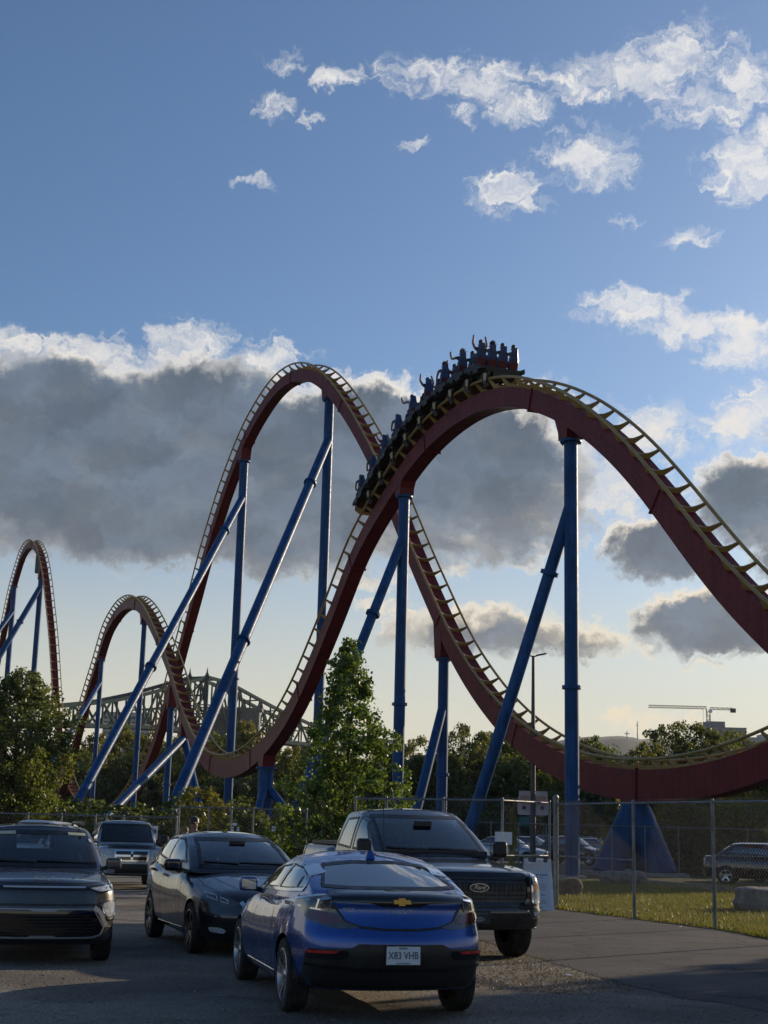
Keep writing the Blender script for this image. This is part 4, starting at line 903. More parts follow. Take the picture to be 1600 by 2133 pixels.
c.panel('upper_slot', [(-.60, .70), (.60, .70), (.64, .675), (-.64, .675)], 'F', M_black, off=.008, rnd=0); c.panel('chin', [(-.76, .285), (.76, .285), (.74, .22), (-.74, .22)], 'F', M_black, off=.006, rnd=0)
lg = MB(); pts = [[(.165, -.03), (.165, .03)], [(.165, -.005), (.105, .03)], [(.135, .01), (.095, -.03), (.045, .03)], [(.045, .03), (.045, -.03)], [(.045, .03), (-.005, .03)], [(.03, -.03), (-.005, .03)], [(-.0, .03), (-.05, -.03)], [(-.05, -.03), (-.11, .03)], [(-.11, .03), (-.16, .03)], [(-.16, .03), (-.16, -.03)]]
p, n_ = c.hit('F', 0, .967, .010)
for L in pts:
    for q in range(len(L) - 1): lg.bar((0, -L[q][0] * .66, L[q][1] * .66), (0, -L[q + 1][0] * .66, L[q + 1][1] * .66), .011, .010, (1, 0, 0))
o = lg.build('badge', M_badge, c.root, loc=p + Vector((.004, 0, 0)))
c.panel('window_sticker', [(.36, 1.495), (.585, 1.485), (.595, 1.455), (.37, 1.462)], 'F', M_sticker, off=.012, rnd=0); c.panel('window_sticker', [(-.60, 1.487), (-.30, 1.500), (-.30, 1.467), (-.60, 1.455)], 'F', M_sticker, off=.012, rnd=0); c.panel('window_sticker', [(.62, 1.42), (.655, 1.41), (.665, 1.37), (.63, 1.385)], 'F', M_plate, off=.012, rnd=0)
c.strip('wiper', [(.58, 1.135), (-.05, 1.15)], .018, 'F', M_black, off=.014); c.strip('wiper', [(-.07, 1.135), (-.60, 1.15)], .018, 'F', M_black, off=.014)
c.mirror(-.62, .83, 1.13, M_gblack if False else mat('mirror cap grey', (.06, .06, .062), .3, coat=.8), (.13, .20, .15)); c.wheel(0, .87, .335, .215, .68, 5, M_alloyd); c.wheel(-2.6, .87, .335, .215, .68, 5, M_alloyd)
c.interior(1.02, -3.15, -.5, .70, [(-1.5, .38), (-1.5, -.38), (-2.5, .38), (-2.5, -.38)], .22, -.7)
mb = MB(); mb.tube([(-.95 + .05 * math.sin(a), .37 + .18 * math.cos(a), 1.12 + .15 * math.sin(a)) for a in np.linspace(0, math.pi, 12)], .014, 6); mb.build('steering_wheel', M_dark, c.root)
MB().box((-.98, 0, 1.45), (.04, .22, .06)).build('rear_view_mirror', M_black, c.root); c.finish(1.12)

# ---------------------------------------------------------------- pickup truck (origin on the front axle)
c = Car('pickup_truck', 'dark grey crew-cab pickup truck facing the camera behind the blue car', 'pickup truck', (1.10, 20.0, 0), math.pi / 2 + 3.43, P_ford)
c.lower((110, 26, 18), (.03, .10, .12), [(.3, .80), (.45, .90), (.62, .94), (.75, .90), (.95, .90), (1.15, .84), (1.3, .7)], [(.3, -4.80), (.7, -4.92), (1.5, -4.92)],
        [(1.0, 1.12), (.75, 1.18), (.3, 1.225), (-.4, 1.265), (-.9, 1.29), (-1.4, 1.30), (-3.05, 1.32), (-3.12, 1.41), (-5, 1.42)], [(1, .40), (-5, .46)], [(1, .965), (.4, 1.0), (-1, 1.005), (-3, 1.0), (-5, .99)],
        [(-1, .95), (-.6, .985), (0, 1.0), (.45, .985), (.8, .965), (1, .92)], crown=.04, kf=.22, kr=.05, pf=3.2)
c.upper((66, 32, 28), (.07, .14, .11), [(1.2, -.52), (1.4, -.86), (1.6, -1.20), (1.8, -1.58), (1.95, -1.95)], [(1.2, -3.10), (1.5, -3.08), (1.95, -2.95)],
        [(-.5, 1.86), (-1.6, 1.93), (-2.3, 1.965), (-3.1, 1.935)], [(0, 1.20), (-3.2, 1.22)], [(-.4, .86), (-1.2, .93), (-3.1, .93)], [(-1.2, .68), (-2, .73), (-3.1, .71)], crown=.05, kf=.14, kr=.05, bow=.02)
c.seal()
c.window([(-.80, 1.285), (.80, 1.285), (.68, 1.86), (-.68, 1.86)], 'F', G_car, .05, 1, name='windshield'); c.window([(-.6, 1.42), (.6, 1.42), (.55, 1.82), (-.55, 1.82)], 'B', G_dark, .04, 1, name='rear_window')
c.window([(-1.12, 1.345), (-1.18, 1.42), (-1.74, 1.785), (-1.86, 1.82), (-2.02, 1.825), (-2.02, 1.345)], 'S', G_dark, .035, 1, name='side_window'); c.window([(-2.14, 1.35), (-2.12, 1.825), (-2.72, 1.805), (-2.92, 1.39)], 'S', G_dark, .035, 1, name='side_window')
for a in 'LR':
    for ln in ([(-.80, 1.26), (-.72, .9), (-.78, .5)], [(-2.08, 1.30), (-2.08, .5)], [(-3.06, 1.30), (-3.06, .5)], [(-3.12, 1.38), (-3.12, .5)]): c.strip('door_gap', ln, .014, a, M_black, off=.002)
    c.panel('tail_lamp', [(-4.72, 1.35), (-4.90, 1.35), (-4.90, .98), (-4.80, .98)], a, M_rlens, off=.008, rnd=0); c.strip('running_board', [(-.7, .42), (-3.0, .42)], .10, a, M_black, off=.04)
c.handle(-1.88, 1.16, P_ford, .24); c.handle(-2.9, 1.17, P_ford, .24)
gp = [(-.66, 1.115), (.66, 1.115), (.755, 1.05), (.755, .78), (.66, .70), (-.66, .70), (-.755, .78), (-.755, 1.05)]
g = c.panel('grille', gp, 'F', M_black, off=.006, rnd=1); c.ringp('grille_frame', gp, .045, 'F', M_gblack, g, off=.018, rnd=1)
for zz in (1.05, 1.0, .87, .815, .765): c.strip('grille_bar', [(-.68, zz), (.68, zz)], .028, 'F', M_alloyd, g, off=.022)
for k in range(21): c.strip('grille_mesh_bar', [(-.64 + .064 * k, 1.085), (-.64 + .064 * k, .735)], .012, 'F', M_alloyd, g, off=.016)
def oval(rx, ry, n=26): return [(rx * math.cos(2 * math.pi * k / n), ry * math.sin(2 * math.pi * k / n)) for k in range(n)]
p, n_ = c.hit('F', 0, .935, .040); em = MB().prism(oval(.135, .056), -.006, .006, 'X').build('emblem', M_chrome, c.root, loc=p + Vector((.0, 0, 0))); MB().prism(oval(.122, .046), -.004, .010, 'X').build('emblem_face', mat('emblem navy', (.008, .014, .03), .2, coat=.5), em)
place_text('emblem_lettering', text_mesh('Ford', .07, .001, 1.15, .001, 'CENTER', .35), M_chrome, Vector((.0115, 0, .002)), (1, 0, 0), em)
for s_ in (1, -1):
    f = lambda L: [(y * s_, z) for y, z in L]
    lamp = c.panel('headlight', f([(.78, 1.105), (.985, 1.09), (.985, .74), (.81, .725), (.785, .77)]), 'F', M_lens, off=.010, rnd=1); c.panel('headlight_amber', f([(.82, .99), (.90, .985), (.90, .90), (.82, .90)]), 'F', M_amber, lamp, off=.014, rnd=1)
    c.ringp('headlight_rim', f([(.78, 1.105), (.985, 1.09), (.985, .74), (.81, .725), (.785, .77)]), .025, 'F', M_chrome, lamp, off=.016, rnd=1); c.strip('headlight_bar', f([(.79, .93), (.84, .93)]), .16, 'F', M_gblack, lamp, off=.013)
    c.panel('headlight_side', [(.66, 1.09), (.50, 1.08), (.56, .80), (.70, .80)], 'L' if s_ > 0 else 'R', M_lens, lamp, off=.010, rnd=1)
    c.panel('bumper_pocket', f([(.70, .645), (.955, .66), (.955, .555), (.80, .54)]), 'F', M_black, off=.006, rnd=1); c.panel('fog_lamp', f([(.80, .63), (.90, .64), (.90, .58), (.82, .57)]), 'F', M_lens, off=.010, rnd=1); c.ringp('bumper_pocket_edge', f([(.70, .645), (.955, .66), (.955, .555), (.80, .54)]), .016, 'F', M_chrome, off=.010, rnd=0)
    c.strip('hood_crease', [(.70, .52 * s_), (-.45, .60 * s_)], .014, 'T', P_ford, off=.006); c.strip('hood_gap', [(.72, .80 * s_), (-.5, .86 * s_)], .012, 'T', M_black, off=.002)
c.strip('bumper_gap', [(-.93, .685), (.93, .685)], .016, 'F', M_black, off=.003); c.panel('bumper_intake', [(-.62, .55), (.62, .55), (.56, .44), (-.56, .44)], 'F', M_black, off=.006, rnd=1); c.panel('chin_spoiler', [(-.92, .43), (.92, .43), (.88, .38), (-.88, .38)], 'F', M_black, off=.008, rnd=0)
p, n_ = c.hit('F', 0, .57, .022); fp = MB().box((0, 0, 0), (.012, .31, .16)).build('front_plate', mat('dealer plate', (.012, .018, .026), .5), c.root, loc=p)
place_text('plate_lettering', text_mesh('TERREBONNE', .038, .001), M_steel, Vector((.007, 0, .045)), (1, 0, 0), fp); MB().prism(oval(.075, .034), .0, .009, 'X').build('plate_oval', M_steel, fp, loc=(0, 0, -.025)); place_text('plate_lettering', text_mesh('Ford', .04, .001, 1.1, .0, 'CENTER', .35), M_platet, Vector((.010, 0, -.024)), (1, 0, 0), fp)
c.strip('wiper', [(.68, 1.375), (-.1, 1.39)], .02, 'F', M_black, off=.016); c.strip('wiper', [(-.12, 1.375), (-.70, 1.395)], .02, 'F', M_black, off=.016)
p, n_ = c.hit('T', -4.0, 0, .01); MB().box((0, 0, 0), (1.72, 1.62, .05)).build('bed_cover', M_black, c.root, loc=p + Vector((0, 0, -.005)))
p, n_ = c.hit('T', -.72, -.80, .0); MB().tube([p, p + Vector((-.1, 0, .75))], .006, 5).build('antenna', M_black, c.root)
c.mirror(-.98, .93, 1.40, M_black, (.13, .20, .23)); c.wheel(0, .985, .405, .28, .56, 6, M_alloyd, twin=False); c.wheel(-3.68, .985, .405, .28, .56, 6, M_alloyd, twin=False)
c.interior(1.24, -2.95, -.8, .80, [(-2.0, .42), (-2.0, -.42), (-2.8, .42), (-2.8, -.42)], .28, -1.0)
MB().box((-1.45, 0, 1.74), (.05, .26, .07)).build('rear_view_mirror', M_black, c.root); c.finish(1.14)

# ---------------------------------------------------------------- silver boxy sport utility car behind
q = gx(252, 36.5)
c = Car('suv_car', 'silver boxy sport utility car with a crossbar grille, parked behind the dark hatchback', 'car', (q.x, q.y + .9, 0), math.pi / 2 + 3.40, P_silv, scale=.96)
c.lower((60, 20, 12), (.04, .10, .14), [(.3, .78), (.5, .86), (.9, .84), (1.15, .78)], [(.3, -3.62), (1.2, -3.68)], [(.9, 1.10), (.6, 1.13), (-.5, 1.16), (-3.7, 1.15)], [(1, .36), (-3.7, .38)], [(1, .86), (.4, .91), (-3.7, .90)], [(-1, .96), (0, 1), (.6, .98), (1, .93)], crown=.03, kf=.16, kr=.06, pf=3)
c.upper((50, 26, 22), (.06, .13, .11), [(1.1, -.62), (1.4, -.92), (1.75, -1.32)], [(1.1, -3.66), (1.75, -3.45)], [(-.6, 1.70), (-1.5, 1.77), (-3.6, 1.75)], [(0, 1.1), (-3.7, 1.1)], [(-.6, .80), (-3.6, .82)], [(-1, .66), (-3.6, .66)], crown=.04, kf=.14, kr=.05)
c.seal()
c.window([(-.72, 1.185), (.72, 1.185), (.64, 1.68), (-.64, 1.68)], 'F', G_car, .05, 1, name='windshield'); c.window([(-.95, 1.2), (-1.35, 1.67), (-3.3, 1.67), (-3.35, 1.22)], 'S', G_dark, .04, 1, name='side_window')
for a in 'LR': c.strip('door_pillar', [(-1.95, 1.19), (-1.95, 1.68)], .09, a, P_silv, off=.008); c.strip('door_pillar', [(-2.8, 1.19), (-2.8, 1.68)], .09, a, P_silv, off=.008)
g = c.panel('grille', [(-.46, 1.02), (.46, 1.02), (.42, .72), (-.42, .72)], 'F', M_gblack, off=.006, rnd=1); c.ringp('grille_frame', [(-.46, 1.02), (.46, 1.02), (.42, .72), (-.42, .72)], .04, 'F', M_chrome, g, off=.014, rnd=1); c.strip('grille_cross', [(-.44, .865), (.44, .865)], .05, 'F', M_chrome, g, off=.016); c.strip('grille_cross', [(0, 1.0), (0, .73)], .06, 'F', M_chrome, g, off=.018)
c.panel('emblem', [(-.035, .91), (.035, .91), (.03, .85), (0, .82), (-.03, .85)], 'F', M_dark, g, off=.022, rnd=0)
for s_ in (1, -1):
    f = lambda L: [(y * s_, z) for y, z in L]; c.panel('headlight', f([(.50, 1.02), (.80, 1.02), (.80, .76), (.50, .74)]), 'F', M_lens, off=.008, rnd=1); c.panel('marker', f([(.815, 1.02), (.875, 1.02), (.875, .80), (.815, .79)]), 'F', M_amber, off=.008, rnd=0)
    c.panel('fog_lamp', f([(.60, .52), (.72, .52), (.72, .44), (.60, .44)]), 'F', M_lens, off=.012, rnd=1)
c.panel('bumper_plate', [(-.42, .66), (.42, .66), (.42, .42), (-.42, .42)], 'F', M_black, off=.010, rnd=0); c.strip('hood_deflector', [(-.62, 1.075), (.62, 1.075)], .055, 'F', M_gblack, off=.03); c.panel('valance', [(-.84, .40), (.84, .40), (.82, .35), (-.82, .35)], 'F', M_black, off=.008, rnd=0)
for s_ in (1, -1): MB().tube([(-1.5, s_ * .6, 1.80), (-3.3, s_ * .6, 1.79)], .025, 8).build('roof_rack_bar', M_black, c.root)
c.mirror(-.95, .88, 1.28, M_black, (.13, .25, .22)); c.wheel(0, .90, .37, .235, .62, 5, M_alloy, 24); c.wheel(-2.76, .90, .37, .235, .62, 5, M_alloy, 24); c.interior(1.12, -3.4, -.8, .70, [(-1.7, .38), (-1.7, -.38), (-2.7, 0.3), (-2.7, -.3)], .25, -1.1); c.finish(1.14)

# ---------------------------------------------------------------- plain sedans farther off
def sedan(label, loc, rot, paint, group, tall=0.0, scale=1.0):
    c = Car('parked_car', label, 'car', loc, rot, paint, group, scale); t = tall
    c.lower((44, 14, 9), (.06, .16, .22), [(.2, 2.16), (.5, 2.25), (.8, 2.1)], [(.2, -2.2), (.6, -2.3), (1.1, -2.2)], [(2.3, .72), (1.7, .86), (.9, .98 + t * .3), (0, .97 + t * .4), (-1.3, 1.02 + t * .5), (-2.3, .98 + t * .6)], [(2.3, .22), (-2.3, .24)], [(2.3, .80), (1.4, .88), (-1.5, .89), (-2.3, .80)], [(-1, .9), (-.2, 1), (.5, .98), (1, .9)], crown=.03, kf=.4, kr=.3)
    c.upper((34, 18, 14), (.12, .22, .18), [(.9, 1.15), (1.15, .75), (1.45 + t, .2)], [(.9, -1.9 - t), (1.2, -1.55 - t), (1.45 + t, -1.05 - t * 1.5)], [(1, 1.40 + t), (.1, 1.45 + t), (-.8, 1.44 + t), (-1.8, 1.36 + t)], [(1, .95), (-2, .97)], [(1, .78), (-1.8, .76)], [(.6, .58), (-1.6, .54)], crown=.05, kf=.22, kr=.15)
    c.seal(); c.window([(-.62, 1.03), (.62, 1.03), (.5, 1.38 + t), (-.5, 1.38 + t)], 'F', G_car, .05, 1, name='windshield'); c.window([(-.58, 1.05 + t * .5), (.58, 1.05 + t * .5), (.46, 1.36 + t), (-.46, 1.36 + t)], 'B', G_car, .05, 1, name='rear_window'); c.window([(.72, 1.02), (.12, 1.36 + t), (-.9, 1.37 + t), (-1.45, 1.08 + t * .4)], 'S', G_dark, .04, 1, name='side_window')
    for s_ in (1, -1):
        f = lambda L: [(y * s_, z) for y, z in L]; c.panel('headlight', f([(.48, .66), (.78, .76), (.80, .66), (.56, .60)]), 'F', M_lens, off=.008); c.panel('tail_lamp', f([(.48, .92), (.80, .95), (.80, .78), (.55, .80)]), 'B', M_rlens, off=.008)
    c.panel('grille', [(-.42, .66), (.42, .66), (.38, .50), (-.38, .50)], 'F', M_gblack, off=.006); c.mirror(.62, .82, 1.04, paint, (.1, .2, .14)); c.wheel(1.32, .87, .32, .2, .66, 5, M_alloy, 20, twin=False); c.wheel(-1.36, .87, .32, .2, .66, 5, M_alloy, 20, twin=False)
    c.interior(.97, -1.6, .9, .62, [(-.2, .34), (-.2, -.34), (-1.1, .34), (-1.1, -.34)], .2, .6); c.finish(1.14); return c
GL = 'cars in the lot beyond the fence'
P_wh = mat('white car paint', (.58, .60, .62), .3, coat=1); P_gr = mat('mid grey paint', (.05, .053, .06), .3, metal=.5, coat=1); P_bk = mat('black car paint', (.012, .012, .014), .25, coat=1); P_lb = mat('light silver paint', (.42, .45, .48), .3, metal=.6, coat=1)
def G0(px, Y): q = gx(px, Y); return (q.x, q.y, 0)
sedan('pale silver car behind the fence just right of the pickup mirror', G0(1062, 78), -.5, P_lb, GL)
sedan('white car behind the fence left of the thick blue column', G0(1112, 90), -.45, P_wh, GL)
sedan('black car half hidden behind the thick blue column', G0(1196, 80), -.6, P_bk, GL, .1)
sedan('light silver car between the thick column and the pyramid support', G0(1246, 92), -.55, P_lb, GL)
sedan('grey car behind the others left of the pyramid support', G0(1232, 104), -.5, P_gr, GL, .08)
sedan('white car farthest back behind the fence near the lamp post', G0(1140, 106), -.5, P_wh, GL, .1)
sedan('black car right of the pyramid support, cut off by the right edge', G0(1598, 53), -.35, P_bk, GL, .06)
sedan('pale silver car at the right edge behind the black one', G0(1660, 57), -.3, P_lb, GL)
sedan('white van-like car whose roof shows above the graphite crossover', G0(66, 40), 4.35, P_wh, 'vehicles in the gravel lot', .20, 1.0)

# ================================================================== plants
def leaf_cloud(centers, spread, per, size, seed, up=.3):
    r = np.random.default_rng(seed); n = len(centers) * per; Cc = np.repeat(np.array(centers), per, 0); sp = np.repeat(np.array(spread), per)[:, None] if hasattr(spread, '__len__') else spread
    d = r.normal(0, 1, (n, 3)); d /= np.linalg.norm(d, axis=1, keepdims=True); P = Cc + d * (r.random((n, 1)) ** .5) * sp * np.array([1, 1, .8])
    N_ = r.normal(0, 1, (n, 3)); N_[:, 2] += up; N_ /= np.linalg.norm(N_, axis=1, keepdims=True); A = np.cross(N_, r.normal(0, 1, (n, 3))); A /= np.linalg.norm(A, axis=1, keepdims=True); B_ = np.cross(N_, A)
    s = size * r.uniform(.6, 1.3, (n, 1)); V = np.stack([P - A * s * .55, P + B_ * s * .42 - A * s * .05, P + A * s * .6, P - B_ * s * .42 - A * s * .05], 1).reshape(-1, 3)
    return V, np.arange(n * 4).reshape(-1, 4)
def quad_mesh(name, V, F, m):
    me = bpy.data.meshes.new(name); n = len(F); k = F.shape[1]; me.vertices.add(len(V)); me.vertices.foreach_set('co', V.astype(np.float32).ravel()); me.loops.add(n * k); me.loops.foreach_set('vertex_index', F.astype(np.int32).ravel())
    me.polygons.add(n); me.polygons.foreach_set('loop_start', np.arange(0, n * k, k, dtype=np.int32)); me.polygons.foreach_set('loop_total', np.full(n, k, np.int32)); me.update(); me.validate(); me.materials.append(m); return me
def tree_meshes(h, rad, prof, ncl, per, leaf, m, seed, trunk_r=.12, crown0=.2, limbs=26, spread=.16, inner=.35, lumpy=1.0):
    """prof: (height share, radius share) outline of the crown"""
    r = np.random.default_rng(seed); zs = np.array([p[0] for p in prof]); rs = np.array([p[1] for p in prof]); cen = []
    ph = r.uniform(0, 6.28, 6)
    while len(cen) < ncl:
        t = r.uniform(crown0, 1); rr = np.interp(t, zs, rs) * rad; a = r.uniform(0, 2 * math.pi)
        if r.random() > (np.interp(t, zs, rs) + .1): continue
        lump = 1 + lumpy * (.17 * math.sin(2 * a + ph[0] + 5 * t) + .13 * math.sin(5 * a + ph[1] - 9 * t) + .10 * math.sin(9 * t * 3 + ph[2]))
        q = rr * lump * (inner + (1 - inner) * r.random() ** .45); cen.append((q * math.cos(a), q * math.sin(a), t * h + r.normal(0, .015) * h))
    cen = np.array(cen); V, F = leaf_cloud(cen, spread * rad * r.uniform(.55, 1.2, ncl), per, leaf, seed + 1)
    tr = MB(); bend = r.normal(0, .02 * h, (6, 2)); bend[0] = 0; tp = [(bend[i][0] * i / 5, bend[i][1] * i / 5, h * .93 * i / 5) for i in range(6)]; tr.tube(tp, [trunk_r * (1 - .88 * i / 5) * (1.25 if i == 0 else 1) for i in range(6)], 8)
    for k in range(min(limbs, ncl)):
        c = cen[k]; z0 = max(.12 * h, c[2] - math.hypot(c[0], c[1]) * .8 - .05 * h); f = z0 / (h * .93); bx = float(np.interp(z0, [p[2] for p in tp], [p[0] for p in tp])); by = float(np.interp(z0, [p[2] for p in tp], [p[1] for p in tp])); w = trunk_r * (1 - .88 * f) * .5
        mid = (bx + (c[0] - bx) * .5, by + (c[1] - by) * .5, z0 + (c[2] - z0) * .42); tr.tube([(bx, by, z0), mid, tuple(c)], [w, w * .6, w * .15 + .004], 5, caps=False)
    return tr.mesh('trunk', M_bark), quad_mesh('crown', V, F, m)
def plant(name, label, cat, loc, meshes, rot=0.0, sc=(1, 1, 1), group=None):
    o = thing(name, label, cat, loc, rot, group); o.scale = sc; link('trunk', meshes[0], o); link('crown', meshes[1], o); return o
L_pop = leafmat('poplar leaves', (.07, .118, .028), (.11, .16, .04), .5, 2.0)
L_far = leafmat('tree leaves', (.07, .10, .03), (.12, .14, .04), .5, .25)
L_dark = leafmat('dark leaves', (.06, .085, .028), (.095, .115, .036), .5, .4)
L_gold = leafmat('yellow-green leaves', (.095, .105, .02), (.15, .14, .03), .5, .3)  # leaf colour leans to yellow all over
L_wil = leafmat('willow leaves', (.075, .095, .036), (.12, .13, .05), .5, .5)
def top_h(px, py, Y): return at(px, py, Y).z
ROUND = [(.12, .25), (.25, .75), (.42, 1.0), (.62, .95), (.8, .7), (.93, .38), (1, .08)]
CONE = [(.02, .6), (.10, .85), (.22, 1.0), (.40, .92), (.60, .70), (.80, .44), (.93, .20), (1, .05)]
# the young poplar in front of the track
pm = tree_meshes(6.95, 1.72, CONE, 560, 38, .098, L_pop, 11, .09, .03, 80, .15, .12, 1.7)
plant('poplar_tree', 'young bright green poplar tree standing before the coaster behind the pickup', 'tree', gx(712, 41), pm)
# the maple at the left edge
mm_ = tree_meshes(9.2, 3.1, ROUND, 620, 50, .15, L_far, 23, .2, .1, 60, .17, .2)
plant('maple_tree', 'dense dark green tree at the left edge before the small hill', 'tree', gx(14, 75), mm_, 1.0)
T1 = tree_meshes(11, 4.6, ROUND, 300, 72, .24, L_far, 31, .25, .08, 50, .17, .25)
T2 = tree_meshes(11, 4.2, [(.05, .5), (.2, .9), (.4, 1), (.6, .85), (.8, .6), (1, .15)], 300, 72, .24, L_gold, 41, .25, .05, 50, .16, .25)
T3 = tree_meshes(11, 5.2, [(.1, .55), (.3, 1.0), (.5, 1.0), (.7, .85), (.88, .6), (1, .2)], 330, 72, .20, L_wil, 51, .28, .12, 60, .13, .3)
T4 = tree_meshes(11, 4.6, ROUND, 280, 72, .25, L_dark, 61, .25, .05, 40, .18, .2)
TM = {1: T1, 2: T2, 3: T3, 4: T4}; TW = {1: 'rounded green tree', 2: 'yellow-green tree', 3: 'feathery grey-green tree', 4: 'dark green tree'}
def row(L, group):
    for i, (px, py, Y, k, wide, where) in enumerate(L):
        h = top_h(px, py, Y); s = h / 11; plant('background_tree', f'{TW[k]} {where}', 'tree', gx(px, Y), TM[k], i * 1.7, (s * wide, s * wide, s), group)
row([(800, 1560, 112, 1, 1.0, 'behind the foot of the poplar'), (858, 1538, 118, 3, .9, 'right of the near hill column, edge of the gap'), (915, 1556, 112, 4, 1.0, 'behind the short braced column'), (975, 1512, 116, 3, .8, 'left of the slanting brace'),
     (1040, 1522, 120, 4, .9, 'between the slanting brace and the lamp post'), (1095, 1560, 113, 1, 1.0, 'behind the lamp post'), (1165, 1556, 118, 4, 1.0, 'behind the thick blue column'), (1236, 1538, 122, 1, .9, 'right of the thick blue column'),
     (1312, 1585, 112, 4, .9, 'above the pyramid support'), (1405, 1506, 120, 3, .85, 'below the crane jib, tallest there'), (1475, 1510, 118, 3, .85, 'under the crane mast'), (1533, 1528, 124, 3, .8, 'before the grey buildings'), (1590, 1580, 104, 2, 1.0, 'at the right edge, sunlit'),
     (1660, 1545, 110, 1, 1.0, 'just outside the right edge')], 'trees beyond the right parking lot')
row([(120, 1545, 205, 4, 1.0, 'behind the left maple'), (185, 1532, 222, 2, .8, 'left of the small hill column'), (240, 1510, 230, 2, .8, 'under the bridge deck, left'), (305, 1528, 222, 1, .9, 'under the small hill'), (352, 1540, 214, 2, .8, 'right of the small hill'),
     (440, 1528, 225, 1, .9, 'below the bridge towers'), (505, 1506, 216, 2, .7, 'between the long braces'), (560, 1548, 220, 1, .9, 'behind the valley column'), (600, 1560, 205, 2, .9, 'right of the valley column, sunlit'), (655, 1558, 215, 4, 1.0, 'left of the poplar'), (720, 1565, 215, 1, 1.0, 'hidden mostly by the poplar'),
     (60, 1560, 200, 4, 1.0, 'at the far left behind the maple'), (400, 1560, 205, 4, 1.1, 'behind the twin-legged support'), (275, 1565, 205, 4, 1.0, 'behind the foot of the small hill')], 'trees behind the coaster')
B1 = tree_meshes(3.2, 1.9, [(0, .8), (.3, 1), (.6, .9), (.85, .6), (1, .2)], 170, 40, .16, L_dark, 71, .06, .0, 20, .2, .2)
B2 = tree_meshes(3.2, 1.5, [(0, .7), (.3, 1), (.6, .9), (.85, .6), (1, .2)], 150, 34, .11, L_gold, 81, .05, .0, 20, .18, .2)
BN = {1: ('dark bush', B1), 2: ('yellow-green leafy bush', B2)}
for i, (px, py, Y, k, wd, where) in enumerate([(412, 1640, 56, 2, .95, 'behind the left fence below the twin-legged support'), (375, 1668, 62, 1, 1.2, 'left of the sunlit bush by the fence'), (1362, 1560, 72, 2, .55, 'above the low valley track, tallest sunlit sapling'), (1274, 1668, 70, 2, .5, 'left of the pyramid support, sunlit leaves'), (1383, 1664, 68, 2, .6, 'right of the pyramid support, sunlit leaves'),
        (1440, 1690, 66, 1, 1.2, 'behind the right fence by the black car'), (1068, 1690, 36, 2, .16, 'thin climber beside the white box'), (1540, 1640, 74, 2, 1.1, 'at the right behind the cars'), (640, 1650, 60, 1, 1.0, 'at the foot of the poplar'), (1600, 1620, 84, 1, 1.4, 'at the right edge under the track'),
        (200, 1672, 66, 1, 1.5, 'behind the low left fence'), (270, 1680, 70, 1, 1.5, 'behind the silver sport utility car'), (1425, 1672, 66, 1, .9, 'right of the pyramid support, dark'), (1490, 1668, 70, 1, 1.1, 'above the black car roof'), (1560, 1676, 66, 1, 1.0, 'behind the cars at the right edge'), (1345, 1700, 76, 1, 1.2, 'behind the pyramid support'), (1200, 1700, 110, 1, 1.3, 'behind the thick blue column'), (60, 1650, 78, 1, 1.6, 'under the left maple'), (490, 1672, 75, 1, 1.3, 'behind the valley column fence'), (560, 1668, 110, 1, 1.8, 'behind the valley column foot'), (130, 1668, 84, 1, 1.6, 'beside the foot of the left maple')]):
    n_, ms = BN[k]; h = top_h(px, py, Y); s = h / 3.2; plant('bush', f'{n_} {where}', 'bush', gx(px, Y), ms, i * 2.1, (s * wd, s * wd, s), 'bushes along the fences')
for i, (px, Y) in enumerate([(800 + 55 * k, 109 + (k % 3) * 2) for k in range(17)]):
    h = 4.2 + (i * 37 % 5) * .35; plant('hedge_bush', f'dark hedge bush beyond the parking lot, {["first", "second", "third", "fourth", "fifth", "sixth", "seventh", "eighth", "ninth", "tenth", "eleventh", "twelfth", "thirteenth", "fourteenth", "fifteenth", "sixteenth", "seventeenth"][i]} from the poplar', 'bush', gx(px, Y), B1, i * 1.3, (h / 3.2 * .95, h / 3.2 * .95, h / 3.2), 'hedge beyond the parking lot')
for i in range(15):
    px = 20 + 48 * i; plant('hedge_bush', f'dark undergrowth below the trees behind the coaster, {["first", "second", "third", "fourth", "fifth", "sixth", "seventh", "eighth", "ninth", "tenth", "eleventh", "twelfth", "thirteenth", "fourteenth", "fifteenth"][i]} from the left', 'bush', gx(px, 196 + (i % 3) * 3), B1, i * 2.3, (2.3, 2.3, 2.2 + (i % 4) * .2), 'undergrowth behind the coaster')
# trees standing right of the picture: they shade the lot
TM[5] = tree_meshes(11, 3.2, [(.36, .35), (.45, .8), (.6, 1.0), (.78, .85), (.92, .5), (1, .15)], 230, 30, .34, L_dark, 91, .2, .36, 40, .2, .25); TW[5] = 'high-crowned tree'
for i, (x, y, h, k) in enumerate(SHADE_TREES := [(14.6, 17.5, 10.0, 5), (14.9, 21.4, 9.0, 5), (16.6, 26.8, 10.5, 5), (22.5, 33.5, 8.5, 5), (31, 96, 11.0, 4), (27.0, 29.0, 10.0, 5), (40, 76, 10.0, 4), (31, 68, 11, 1), (30, 82, 12, 4)]):  # out of view; the far ones are added to darken the pyramid support
    s = h / 11; plant('shade_tree', f'{TW[k]} outside the right edge, {["nearest", "second nearest", "third nearest", "fourth nearest", "fifth nearest", "sixth nearest", "seventh nearest", "eighth nearest", "farthest"][i]} of the shade trees', 'tree', (x, y, 0), TM[k], i * 1.1, (s * 1.05, s * 1.05, s), 'trees outside the right edge')

